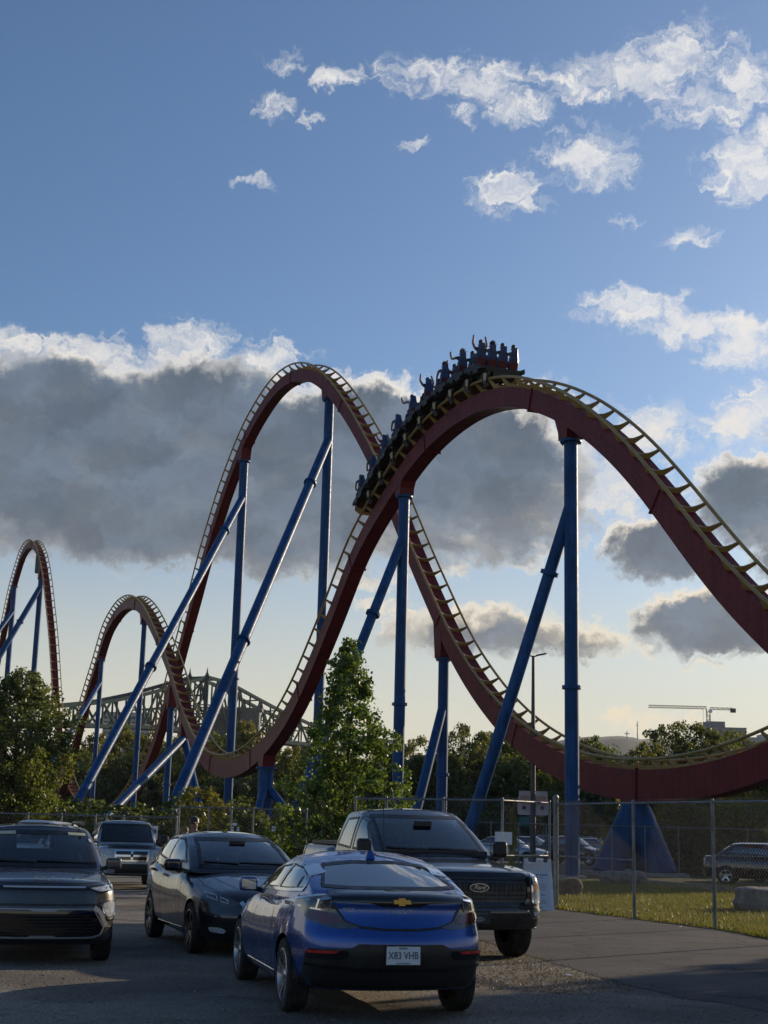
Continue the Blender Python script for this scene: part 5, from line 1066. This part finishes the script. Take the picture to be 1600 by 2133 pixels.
# grass: blades nobody could count
def blades(name, poly, n, h, m, seed, lbl, zbase=.009, wid=.012):
    r = np.random.default_rng(seed); xs = [p[0] for p in poly]; ys = [p[1] for p in poly]; P = []
    while len(P) < n:
        q = (r.uniform(min(xs), max(xs)), min(ys) + (max(ys) - min(ys)) * r.random() ** 1.3)
        if inside(q, poly) and abs(q[0]) < .30 * q[1] + .5: P.append(q)
    P = np.array(P); a = r.uniform(0, 6.28, n); hh = h * r.uniform(.4, 1.3, n); w = wid * r.uniform(.7, 1.4, n); lean = r.normal(0, .35, (n, 2)) * hh[:, None]
    V = np.zeros((n, 3, 3)); V[:, 0, :2] = P + np.stack([np.cos(a), np.sin(a)], 1) * w[:, None]; V[:, 1, :2] = P - np.stack([np.cos(a), np.sin(a)], 1) * w[:, None]; V[:, 2, :2] = P + lean; V[:, :2, 2] = zbase; V[:, 2, 2] = zbase + hh
    o = link(name, quad_mesh(name, V.reshape(-1, 3), np.arange(n * 3).reshape(-1, 3), m)); tag(o, lbl, 'grass', kind='stuff'); return o
L_grass = leafmat('grass blades', (.095, .108, .03), (.15, .14, .048), .5, .6)
lawn_poly = [(p.x, p.y) for p in lawn_front[:4]] + [(12, 24), (19, 52), (5.0, 52), (4.4, 34)]
blades('grass', lawn_poly, 70000, .085, L_grass, 5, 'sunlit yellow-green grass behind the right fence')
L_dry = leafmat('dry grass', (.09, .07, .042), (.13, .10, .055), .35, .8)
blades('dry_grass', [tuple(ground(*p)[:2]) for p in [(940, 1940), (1060, 1975), (1180, 2010), (1340, 2060), (1200, 2075), (1020, 2060), (940, 2040)]], 2400, .022, L_dry, 8, 'dry brown tufts on the gravel beside the asphalt edge', .0, .008)
# loose stones on the gravel
r = np.random.default_rng(12); PV, PF = [], []
ico = np.array([(0, 0, 1), (.9, 0, .2), (.3, .85, .1), (-.7, .55, .15), (-.7, -.5, .2), (.25, -.9, .12), (0, 0, -.4)]); icf = [(0, 1, 2), (0, 2, 3), (0, 3, 4), (0, 4, 5), (0, 5, 1), (6, 2, 1), (6, 3, 2), (6, 4, 3), (6, 5, 4), (6, 1, 5)]
while len(PV) < 9500:
    Y = 11.2 + 14 * r.random() ** 1.6; X = r.uniform(-.29, .29) * Y
    if inside((X, Y), [(p.x, p.y) for p in asph]): continue
    s = r.lognormal(-4.75, .5); A = r.uniform(0, 6.28); Rm = np.array([[math.cos(A), -math.sin(A), 0], [math.sin(A), math.cos(A), 0], [0, 0, 1]]); PV.append((ico * r.uniform(.7, 1.3, (7, 1)) * s * [1, .8, .34]) @ Rm.T + [X, Y, 0])
n = len(PV); o = link('loose_stones', quad_mesh('loose_stones', np.concatenate(PV), (np.array(icf)[None] + (np.arange(n) * 7)[:, None, None]).reshape(-1, 3), groundmat('stones', (.12, .11, .10), (.26, .24, .215), (.18, .15, .12), 9, .2))); tag(o, 'loose grey stones scattered over the gravel lot', 'gravel', kind='stuff')
# fallen leaves and scraps along the lawn edge
for i, (px, py) in enumerate([(1415, 1931), (1112, 2012), (1185, 2032)]):
    p = ground(px, py, .01); mb = MB().add([(-.08, -.03, 0), (.0, -.05, .02), (.09, -.01, .0), (.07, .05, .025), (-.03, .04, .012)], [(0, 1, 4), (1, 3, 4), (1, 2, 3)]); o = mb.build('paper_scrap', M_white, loc=p); o.rotation_euler.z = i; o.scale = (.6, .6, .6); tag(o, ['pale scrap of litter at the lawn edge below the right fence', 'pale scrap of litter beside the pickup front wheel', 'pale scrap of litter at the asphalt edge, nearest the camera'][i], 'litter', 'litter scraps')

# ================================================================== fences
M_wire = mat('chain link wire', (.11, .117, .122), .65, spec=.2)
def mesh_panel(a, b, z0, z1, pitch, wire, seed=0):
    """zig-zag wires woven into diamonds, between two posts"""
    a, b = Vector(a), Vector(b); L = (b - a).length; d = (b - a) / L; n = int(L / pitch); m = int((z1 - z0) / pitch); V, F = [], []
    nr = Vector((-d.y, d.x, 0)); zz = np.linspace(z0, z1, m + 1)
    for i in range(n):
        pts = [d * ((i + ((k + i) % 2)) * L / n) + nr * (.004 if k % 2 else -.004) + Vector((0, 0, z)) for k, z in enumerate(zz)]
        for k in range(m):
            p, q = pts[k], pts[k + 1]; t = (q - p).normalized(); x = t.cross(nr).normalized() * wire; y = nr * wire; bI = len(V)
            for c in (p, q): V += [c + x, c - x * .5 + y * .87, c - x * .5 - y * .87]
            F += [(bI, bI + 1, bI + 4, bI + 3), (bI + 1, bI + 2, bI + 5, bI + 4), (bI + 2, bI, bI + 3, bI + 5)]
    return quad_mesh('chain_mesh', np.array([tuple(v) for v in V]), np.array(F), M_wire)
def fence(label, pts, h, pitch=.045, wire=.0023, pr=.03, mid=(), heavy=()):
    base = Vector(pts[0]); o = thing('chain_link_fence', label, 'fence', base, group='chain-link fences')
    for i, p in enumerate(pts):
        rr = pr * (1.9 if i in heavy else 1); hh = h + (.12 if i in heavy else .0); q = Vector(p) - base; MB().tube([q, q + Vector((0, 0, hh))], rr, 10).sphere(q + Vector((0, 0, hh)), rr * 1.1, 8, 5).build('post', M_steel, o)
    for i in range(len(pts) - 1):
        a, b = Vector(pts[i]) - base, Vector(pts[i + 1]) - base
        MB().tube([a + Vector((0, 0, h - .03)), b + Vector((0, 0, h - .03))], .022, 8).build('top_rail', M_steel, o)
        if i in mid: MB().tube([a + Vector((0, 0, 1.15)), b + Vector((0, 0, 1.15))], .021, 8).build('brace_rail', M_steel, o)
        me = mesh_panel(a, b, .04, h + .05, pitch, wire); q = link('chain_mesh', me, o, a); q['kind'] = 'stuff'
    return o
fr = [ground(1158, 1892), ground(1322, 1915), ground(1490, 1935)]; d = (fr[2] - fr[0]).normalized(); fr += [fr[2] + d * 3.0, fr[2] + d * 6.0]
fence('tall chain-link fence along the lawn at the right', fr, 2.33, mid=(0,), heavy=(0,), pr=.035)
fence('tall chain-link fence running left from the corner post behind the pickup', [fr[0] + Vector((-.14, .05, 0)), gx(1045, 31.8), gx(920, 32.6), gx(800, 33.4), gx(735, 34)], 2.36, mid=(0, 1))
fence('chain-link fence behind the dark hatchback below the valley column', [gx(p, 46.5) for p in (634, 579, 522, 476, 429, 366)], 2.2, .06, .003)
fence('low chain-link fence behind the silver sport utility car', [gx(p, 47) for p in (362, 286, 250, 214, 192, 120, 50, -30)], 1.86, .06, .003)
fence('far chain-link fence before the parked cars at the right', [gx(p, 60.5) for p in (985, 1022, 1080, 1138, 1205, 1275, 1345, 1415, 1485, 1560, 1640)], 2.05, .09, .004, .028)

# ================================================================== lamp post, sign board and other small things
q = gx(1110, 70); zt = at(1108, 1366, 70).z
o = thing('lamp_post', 'tall dark lamp post with two heads and banners right of the slanting brace', 'lamp post', q)
MB().tube([(0, 0, 0), (0, 0, zt)], [.15, .075], 12).build('pole', mat('lamp pole paint', (.07, .065, .06), .45, var=.1), o); MB().tube([(0, 0, 0), (0, 0, .5)], .2, 12).build('base', M_steel, o)
for s_, L, t in ((1, .64, .05), (-1, .30, .0)):
    MB().bar((0, 0, zt - .05), (s_ * .22, 0, zt + .02), .06).build('arm', M_dark, o); MB().add([(s_ * .15, -.1, zt - .02), (s_ * .15, .1, zt - .02), (s_ * L, .13, zt + .10), (s_ * L, -.13, zt + .10), (s_ * .15, -.08, zt + .06), (s_ * .15, .08, zt + .06), (s_ * L, .1, zt + .16), (s_ * L, -.1, zt + .16)], [(0, 1, 2, 3), (4, 7, 6, 5), (0, 4, 5, 1), (1, 5, 6, 2), (2, 6, 7, 3), (3, 7, 4, 0)]).build('lamp_head', M_dark, o)
M_ban = mat('banner cloth', (.55, .47, .48), .8, var=.12, vscale=2.5); M_pink = mat('banner print', (.42, .25, .22), .8); M_navy = mat('banner emblem ink', (.05, .05, .10), .8)
z0, z1 = at(1108, 1698, 70).z, at(1108, 1648, 70).z
for s_ in (1, -1):
    V = []; nn = 8
    for i in range(nn + 1):
        for x in (.12, .72): t = i / nn; V.append((s_ * (x + .03 * math.sin(5 * t) * (x > .5)), -.05 + .06 * math.sin(3.5 * t + x), z0 + (z1 - z0) * t))
    b_ = MB().add(V, [(2 * i, 2 * i + 1, 2 * i + 3, 2 * i + 2) for i in range(nn)], True); V2 = [(x, y + .012, z) for x, y, z in V]; b_.add(V2, [(2 * i, 2 * i + 2, 2 * i + 3, 2 * i + 1) for i in range(nn)], True); bo = b_.build('banner', M_ban, o)
    MB().box((s_ * .42, -.09, z0 + (z1 - z0) * .62), (.40, .01, .40)).build('banner_print', M_pink, bo); MB().lathe([(.10, 0), (.10, .012)], 14, 'Y', (s_ * .44, -.10, z0 + .35)).lathe([(.001, 0), (.10, 0)], 14, 'Y', (s_ * .44, -.10, z0 + .35)).build('banner_emblem', M_navy, bo)
    for zz in (z0, z1): MB().bar((0, 0, zz), (s_ * .74, 0, zz), .03).build('banner_rod', M_dark, o)
MB().box((-.40, -.05, z0 - .30), (.52, .03, .42)).build('teal_sign', mat('teal sign', (.03, .14, .16), .5), o)

q = ground(1120, 1896); o = thing('sandwich_board', 'white folding sandwich board sign leaning beside the corner fence post', 'sign', q, R(-4))
M_board = mat('board plastic', (.66, .70, .76), .5, var=.05); M_ink = mat('board ink', (.07, .10, .16), .7); M_ink2 = mat('board teal ink', (.05, .16, .22), .7)
tilt = Matrix.Rotation(R(-11), 4, 'X')
def leaf_panel(parent, back):
    e = bpy.data.objects.new('board_panel', None)
    poly = [(-.38, 0), (.38, 0), (.36, .06), (.30, 1.10), (.23, 1.10), (.22, 1.03), (.13, 1.03), (.12, 1.10), (-.02, 1.10), (-.04, 1.03), (-.20, 1.03), (-.21, 1.10), (-.30, 1.10), (-.36, .06)]
    bo = MB().prism(poly, -.018, .018, 'Y').build('board_panel', M_board, parent); bo.matrix_basis = Matrix.Translation((0, .30 if back else -.02, 0)) @ (Matrix.Rotation(R(11) if back else R(-11), 4, 'X')); return bo
f_, b_ = leaf_panel(o, False), leaf_panel(o, True)
MB().prism([(-.02, 1.02), (.13, 1.02), (.13, 1.12), (-.02, 1.12)], -.012, .012, 'Y').build('handle', M_board, f_)
MB().prism([(-.285, .05), (.285, .05), (.245, .99), (-.245, .99)], -.026, -.017, 'Y').build('poster', mat('poster paper', (.58, .63, .72), .6, var=.03), f_)
def bt(t, size, x, z, m=M_ink, bold=0.0): me = text_mesh(t, size, .0006, 1.0, bold); place_text('board_lettering', me, m, Vector((x, -.0275, z)), (0, -1, 0), f_)
bt('Projet pilote', .078, .03, .76, M_ink2, .0012); bt('de stationnement', .030, .06, .695); bt('du 7 au 30', .030, .06, .63); bt('Pilot project', .056, .03, .33, M_ink2, .001); bt('parking', .028, .06, .275); bt('Lobuge', .034, .05, .06, M_ink, .001)
for k, z in enumerate((.56, .53, .49, .47, .43, .22, .19, .17, .14)): MB().box((.02, -.0275, z), (.36 if k % 3 else .28, .001, .007)).build('text_line', M_ink, f_)
MB().lathe([(.030, 0), (.038, 0)], 16, 'Y', (-.05, -.0278, .90)).build('board_emblem', M_ink, f_); MB().box((.07, -.0275, .90), (.10, .001, .012)).build('text_line', M_ink, f_)

p = gx(1047, 31.6); z = at(1047, 1746, 31.6).z; o = MB().box((-.09, -.06, 0), (.17, .14, .27)).build('utility_box', M_white, loc=(p.x, p.y, z)); tag(o, 'pale grey twin utility box mounted on the fence post', 'box'); MB().box((.10, -.06, 0), (.17, .13, .26)).build('box_door', M_white, o)
for px, py, w, h, Y, lb in ((316, 1735, .10, .42, 46.8, 'narrow white notice on the left fence beside the blue brace'), (323, 1735, .15, .44, 46.8, 'wider white notice on the left fence beside the blue brace'), (484, 1727, .07, .13, 46.2, 'small white notice left of the dark framed sign'), (496, 1727, .07, .13, 46.2, 'small white notice right below the dark framed sign'), (570, 1727, .11, .17, 46.2, 'small pale notice on the fence before the stout column')):
    o = MB().box((0, 0, 0), (w, .01, h)).build('notice', M_white, loc=at(px, py, Y)); tag(o, lb, 'notice', 'paper notices on the fences')
    MB().box((0, -.007, h * .1), (w * .6, .003, h * .3)).build('notice_print', M_ink, o)
o = MB().box((0, 0, 0), (.15, .012, .09)).build('framed_sign', M_white, loc=at(489, 1717, 46.2)); tag(o, 'tiny framed sign hung on the fence beside the bush', 'sign')
for a, b in (((-.08, .05), (.08, .05)), ((-.08, -.05), (.08, -.05)), ((-.08, -.05), (-.08, .05)), ((.08, -.05), (.08, .05))): MB().bar((a[0], -.004, a[1]), (b[0], -.004, b[1]), .016).build('frame_bar', M_black, o)
def rock(name, label, cat, loc, size, m, seed, rz=0):
    rr = np.random.default_rng(seed); Q, fs = rgrid((5, 5, 4), (.5, .5, .5)); Q = Q + rr.normal(0, .05, Q.shape) * 0; 
    ph = rr.uniform(0, 6, 9); P = Q * (1 + .08 * np.sin(3 * Q[:, [1, 2, 0]] + ph[:3]) + .06 * np.sin(6 * Q[:, [2, 0, 1]] + ph[3:6])) * np.array(size) / 2; P[:, 2] += size[2] * .42
    o = MB().add([Vector(p) for p in P], fs, True).build(name, m, None, 40, loc); o.rotation_euler.z = rz; return tag(o, label, cat)
M_rock = mat('rock', (.17, .165, .16), .9, var=.3, vscale=4, bump=.8, bscale=9)
rock('boulder', 'large flat-topped grey boulder on the lawn at the right edge', 'rock', ground(1600, 1900), (1.5, 1.0, .62), M_rock, 3, .3)
rock('boulder', 'pale rubble mound before the pyramid support', 'rock', gx(1300, 50), (1.5, 1.0, .5), mat('rubble', (.15, .14, .13), .95, var=.35, vscale=7, bump=1, bscale=12), 4, .2)
rock('tree_stump', 'brown weathered stump behind the fence beside the corner post', 'stump', gx(1180, 40), (.75, .7, .5), mat('stump wood', (.13, .095, .06), .9, var=.4, vscale=6, bump=.8, bscale=14), 5, .1)
a, b = gx(1340, 49.5), gx(1520, 45); o = MB().bar((0, 0, .10), b - a + Vector((0, 0, .10)), .22, .2).build('timber_beam', mat('timber', (.22, .18, .12), .85, var=.25, vscale=5), loc=a); tag(o, 'long timber beam lying on the lawn right of the pyramid support', 'timber')

# two people behind the dark hatchback
def standing(label, loc, hgt, shirt, hat, hair):
    k = hgt / 1.76; o = thing('person', label, 'person', loc, R(-8)); o.scale = (k, k, k)
    P = [(0, 0, .92), (0, 0, 1.10), (0, 0, 1.28), (0, 0, 1.42), (0, 0, 1.50), (.0, -.01, 1.60), (0, -.005, 1.70)]; Rr = [.14, .13, (.17, .11), (.17, .09), .06, .10, .09]; E_ = [(i, i + 1) for i in range(6)]
    def add(par, pts, rr):
        for p, q in zip(pts, rr): P.append(p); Rr.append(q); E_.append((par, len(P) - 1)); par = len(P) - 1
    for s in (1, -1): add(0, [(.09 * s, 0, .86), (.10 * s, -.01, .48), (.10 * s, .02, .08), (.10 * s, -.12, .04)], [.09, .06, .045, .04]); add(3, [(.22 * s, 0, 1.40), (.27 * s, .02, 1.12), (.25 * s, -.08, .88), (.25 * s, -.10, .80)], [.06, .045, .035, .04])
    me = skin_mesh('body', P, E_, Rr, [M_skin, shirt, M_jean], 2)
    for f in me.polygons: c = f.center; f.material_index = 2 if .1 < c.z < .93 and abs(c.x) < .21 else 1 if (.93 <= c.z < 1.46 and (abs(c.x) < .24 or c.z > 1.2)) else 0
    link('body', me, o)
    if hat: MB().lathe([(.001, 1.81), (.07, 1.80), (.108, 1.75), (.112, 1.665)], 16, 'Z', (0, 0, 0)).prism([(-.08, -.08), (.08, -.08), (.06, -.19), (-.06, -.19)], 1.665, 1.68, 'Z').build('cap', M_black, o)
    else: MB().sphere((0, .015, 1.695), (.098, .105, .105), 12, 8).build('hair', hair, o)
    for s in (1, -1): MB().sphere((.033 * s, -.088, 1.655), (.014, .008, .008), 6, 4).build('eye', M_black, o)
    MB().sphere((0, -.10, 1.625), (.014, .022, .022), 6, 4).build('nose', M_skin, o); MB().box((0, -.083, 1.585), (.045, .012, .010)).build('mouth', mat('lips', (.22, .08, .07), .5), o)
    return o
standing('person in a dark cap and navy shirt behind the dark hatchback roof', gx(397, 34), 1.77, SHIRTS[0], True, None)
standing('shorter fair-haired person left of the person in the cap', gx(378, 33.6), 1.56, SHIRTS[0], False, M_hair2)

# ================================================================== far things: bridge, hill, crane, buildings
M_br = mat('bridge green', (.038, .068, .068), .9, var=.15, vscale=.05, spec=.05)
br = thing('truss_bridge', 'green steel cantilever truss bridge behind the coaster', 'bridge', (-90, 705, 0)); BB = br.location.copy()
A0, DV = Vector((-143, 615, 0)), Vector((.49, .8717, 0)); PVV = Vector((.8717, -.49, 0)) * 10.5
def s_of(px):
    k = (px - 800) / F_PX * 1.025; return (k * A0.y - A0.x) / (DV.x - k * DV.y)
def bz(px, py): s = s_of(px); return s, at(px, py, (A0 + DV * s).y).z
topc = [bz(*p) for p in ((60, 1478), (130, 1472), (215, 1464), (300, 1446), (360, 1428), (415, 1412), (460, 1424), (500, 1446), (560, 1478), (640, 1514), (700, 1532), (800, 1545))]; botc = [bz(*p) for p in ((60, 1512), (130, 1512), (300, 1516), (415, 1526), (520, 1540), (660, 1556), (800, 1570))]
zt_ = lambda s: interp(topc, s); zb_ = lambda s: interp(botc, s)
sT = s_of(415); panels = [sT + 9.5 * k for k in range(-13, 22)]
mem = []
for pl_ in (0, 1):
    off = PVV * pl_; Q = lambda s, z: A0 + DV * s + off + Vector((0, 0, z)) - BB
    for i, s in enumerate(panels):
        MB().bar(Q(s, zb_(s)), Q(s, zt_(s)), .8 if abs(s - sT) > 1 else 1.9).build('truss_post', M_br, br)
        if i + 1 < len(panels):
            s2 = panels[i + 1]; MB().bar(Q(s, zt_(s)), Q(s2, zt_(s2)), 1.5).build('top_chord', M_br, br); MB().bar(Q(s, zb_(s)), Q(s2, zb_(s2)), 1.6).build('bottom_chord', M_br, br)
            a, b = ((zb_(s), zt_(s2)) if (s < sT) == (i % 2 == 0) else (zt_(s), zb_(s2))); MB().bar(Q(s, a), Q(s2, b), .8).build('truss_diagonal', M_br, br)
            h1, h2 = zt_(s) - zb_(s), zt_(s2) - zb_(s2)
            if h1 > 14: MB().bar(Q(s, zb_(s) + h1 * .5), Q(s2, zb_(s2) + h2 * .5), .6).build('truss_strut', M_br, br); MB().bar(Q(s, zb_(s) + h1 * .5), Q((s + s2) / 2, (a + b) / 2 * .5 + zb_(s) * .5), .5).build('truss_strut', M_br, br)
    f = MB(); p = Q(sT, zt_(sT)); f.add([p + Vector(v) for v in ((-1.6, -1.6, -1), (1.6, -1.6, -1), (1.6, 1.6, -1), (-1.6, 1.6, -1), (-.4, -.4, 2.2), (.4, -.4, 2.2), (.4, .4, 2.2), (-.4, .4, 2.2), (0, 0, 5.2))], [(0, 1, 5, 4), (1, 2, 6, 5), (2, 3, 7, 6), (3, 0, 4, 7), (4, 5, 8), (5, 6, 8), (6, 7, 8), (7, 4, 8), (3, 2, 1, 0)]); f.build('finial', M_br, br)
Q0 = lambda s, z: A0 + DV * s + Vector((0, 0, z)) - BB
hT = zt_(sT) - zb_(sT)
for k in range(3):
    za, zc = zb_(sT) + hT * k / 3.0, zb_(sT) + hT * (k + 1) / 3.0; MB().bar(Q0(sT, za), Q0(sT, zc) + PVV, .7).build('portal_brace', M_br, br); MB().bar(Q0(sT, zc), Q0(sT, za) + PVV, .7).build('portal_brace', M_br, br); MB().bar(Q0(sT, zc), Q0(sT, zc) + PVV, .8).build('portal_strut', M_br, br)
for i in range(0, len(panels), 2): s = panels[i]; MB().bar(Q0(s, zt_(s)), Q0(s, zt_(s)) + PVV, .6).build('cross_strut', M_br, br)
for i in range(len(panels) - 1): s, s2 = panels[i], panels[i + 1]; MB().bar(Q0(s, zb_(s) + .8) + PVV * .5, Q0(s2, zb_(s2) + .8) + PVV * .5, 9.5, 1.2).build('deck', mat('bridge deck', (.10, .10, .10), .8), br)
M_stone = mat('pier stone', (.13, .125, .12), .9, var=.2, vscale=.2)
for nm, px, wide, lb in (('a', 418, 16, 'grey stone bridge pier under the bridge towers'), ('b', 492, 26, 'broad grey stone pier house beside the bridge right of the towers'), ('c', 640, 14, 'grey stone bridge pier near the poplar')):
    s = s_of(px); p = A0 + DV * s + PVV * .5; o = thing('bridge_pier', lb, 'pier', (p.x, p.y, 0)); zt2 = zb_(s) - 1.5 if nm != 'b' else at(480, 1478, p.y).z
    MB().add([(x * wide * k, y * 9 * k, z) for k, z in ((.62, 0), (.5, zt2 * .6), (.5, zt2)) for x, y in ((-1, -1), (1, -1), (1, 1), (-1, 1))], [(4 * i + k, 4 * i + (k + 1) % 4, 4 * i + 4 + (k + 1) % 4, 4 * i + 4 + k) for i in range(2) for k in range(4)] + [(8, 9, 10, 11)]).build('shaft', M_stone, o); MB().box((0, 0, zt2), (wide * 1.1, 10.5, 1.6)).build('cap', M_stone, o)
def block(label, px0, px1, py_top, Y, m, rows, cols, extra=None, depth=20):
    a, b = gx(px0, Y), gx(px1, Y); h = at((px0 + px1) / 2, py_top, Y).z; w = b.x - a.x; o = thing('building', label, 'building', (a.x + w / 2, Y, 0)); MB().box((0, depth / 2, h / 2), (w, depth, h)).build('wall', m, o); MB().box((0, depth / 2, h + .4), (w * 1.01, depth * 1.01, .8)).build('parapet', m, o)
    wm = MB().box((0, 0, 0), (w / cols * .62, .5, 1.7)).mesh('window', mat('dark panes', (.03, .035, .045), .2))
    for i in range(rows):
        for j in range(cols): link('window', wm, o, (-w / 2 + w * (j + .5) / cols, -.1, h - 2.6 - i * 3.3))
    if extra: MB().box((w * extra[0], depth / 2, h + extra[2] / 2), (w * extra[1], depth * .6, extra[2])).build('penthouse', m, o)
    return o
M_b1 = mat('grey facade', (.20, .205, .21), .8, var=.1, vscale=.1); M_b2 = mat('pale facade', (.42, .42, .40), .8, var=.1, vscale=.1)
block('dark grey apartment block under the crane', 1478, 1562, 1518, 860, M_b1, 4, 9, (-.22, .45, 4.5)); block('pale grey apartment block at the right edge below the crane', 1545, 1680, 1540, 800, M_b2, 5, 14, (.0, .2, 3)); block('low pale building seen through the bridge truss', 200, 300, 1486, 900, M_b2, 4, 10, None); block('grey block through the bridge truss right of the towers', 452, 520, 1496, 880, M_b1, 4, 6, None); block('small grey block on the skyline right of the poplar', 780, 828, 1562, 500, M_b1, 3, 6, (-.2, .3, 3))
# tower crane
Yc = 900; p = gx(1482, Y := Yc); o = thing('tower_crane', 'pale tower crane standing above the trees at the right', 'crane', p); zj = at(1482, 1478, Yc).z; M_cr = mat('crane paint', (.30, .27, .16), .6)
def lattice(a, b, w, n, m, parent, nm, t=.28):
    a, b = Vector(a), Vector(b); d = (b - a).normalized(); u = Vector((0, 1, 0)); v = d.cross(u).normalized(); mb = MB()
    for su, sv in ((1, 1), (1, -1), (-1, 1), (-1, -1)): mb.bar(a + u * su * w / 2 + v * sv * w / 2, b + u * su * w / 2 + v * sv * w / 2, t)
    for i in range(n):
        p0, p1 = a.lerp(b, i / n), a.lerp(b, (i + 1) / n); sg = 1 if i % 2 else -1
        for su in (1, -1): mb.bar(p0 + u * su * w / 2 + v * sg * w / 2, p1 + u * su * w / 2 - v * sg * w / 2, t * .7)
        for sv in (1, -1): mb.bar(p0 + v * sv * w / 2 + u * sg * w / 2, p1 + v * sv * w / 2 - u * sg * w / 2, t * .7)
    q = mb.build(nm, m, parent); q['kind'] = 'stuff'; return q
xl, xr = gx(1355, Yc).x - p.x, gx(1540, Yc).x - p.x; lattice((0, 0, 10), (0, 0, zj), 2.0, 26, M_cr, o, 'mast'); lattice((xl, 0, zj + 1.0), (-1, 0, zj + 1.0), 1.5, 26, M_cr, o, 'jib'); lattice((1, 0, zj + .6), (xr - 2.2, 0, zj + .6), 1.2, 9, M_cr, o, 'counter_jib'); MB().box((xr - 1.6, 0, zj - .3), (3.2, 2.0, 2.6)).build('counterweight', M_dark, o); MB().box((1.2, -1.4, zj - 1.0), (1.8, 1.6, 2.2)).build('operator_cab', M_white, o); MB().bar((-3.2, 0, zj), (-3.2, 0, zj - 8), .12).box((-3.2, 0, zj - 8.5), (.8, .6, 1.2)).build('hook', M_dark, o)
# wooded hill on the skyline
V = []; F_ = []; cols = 90; rr = np.random.default_rng(9); prof = [(700, 1600), (900, 1575), (1050, 1562), (1140, 1552), (1180, 1538), (1240, 1534), (1300, 1534), (1345, 1540), (1420, 1552), (1560, 1560), (1700, 1570), (1900, 1590)]
for i in range(cols):
    px = 700 + 1200 * i / (cols - 1); py = interp(prof, px) + rr.normal(0, .9)
    for k, (Y, f) in enumerate(((4300, 0.0), (4600, .55), (5000, .96), (5300, 1.0), (6200, .5))): q = at(px, py, Y); V.append((q.x, Y, max(-5, q.z * f) if k != 0 else -5))
F_ = [(i * 5 + k, (i + 1) * 5 + k, (i + 1) * 5 + k + 1, i * 5 + k + 1) for i in range(cols - 1) for k in range(4)]
o = MB().add(V, F_, True).build('hill', mat('wooded hillside', (.02, .03, .022), .95, var=.4, vscale=.02)); o['kind'] = 'structure'
q = at(1306, 1536, 5050); o = thing('hilltop_cross', 'tiny cross standing on the wooded hill', 'cross', (q.x, q.y, q.z - 8)); MB().box((0, 0, 14), (3, 3, 30)).build('upright', M_b1, o); MB().box((0, 0, 21), (17, 3, 3)).build('crossbar', M_b1, o)
q = at(1328, 1536, 5050); o = MB().tube([(0, 0, -8), (0, 0, 56)], [2.2, 1.2], 6).tube([(0, 0, 40), (0, 0, 44)], 3.2, 6).build('radio_mast', M_b1, loc=q); tag(o, 'slim radio mast on the hill right of the cross', 'mast')

# ================================================================== evening air
o = MB().box((0, 3150, 160), (9000, 6900, 330)).build('haze', M_white); o['kind'] = 'stuff'; tag(o, 'thin evening haze over the land', 'haze')
hm = bpy.data.materials.new('haze air'); hm.use_nodes = True; hm.node_tree.nodes.clear(); HN = NT(hm.node_tree)
pv = HN.new('ShaderNodeVolumePrincipled'); pv.inputs['Color'].default_value = (.9, .92, .94, 1); pv.inputs['Density'].default_value = 4.5e-5; pv.inputs['Anisotropy'].default_value = .2
ho = HN.new('ShaderNodeOutputMaterial'); HN.l.new(pv.outputs[0], ho.inputs['Volume']); o.data.materials.clear(); o.data.materials.append(hm)
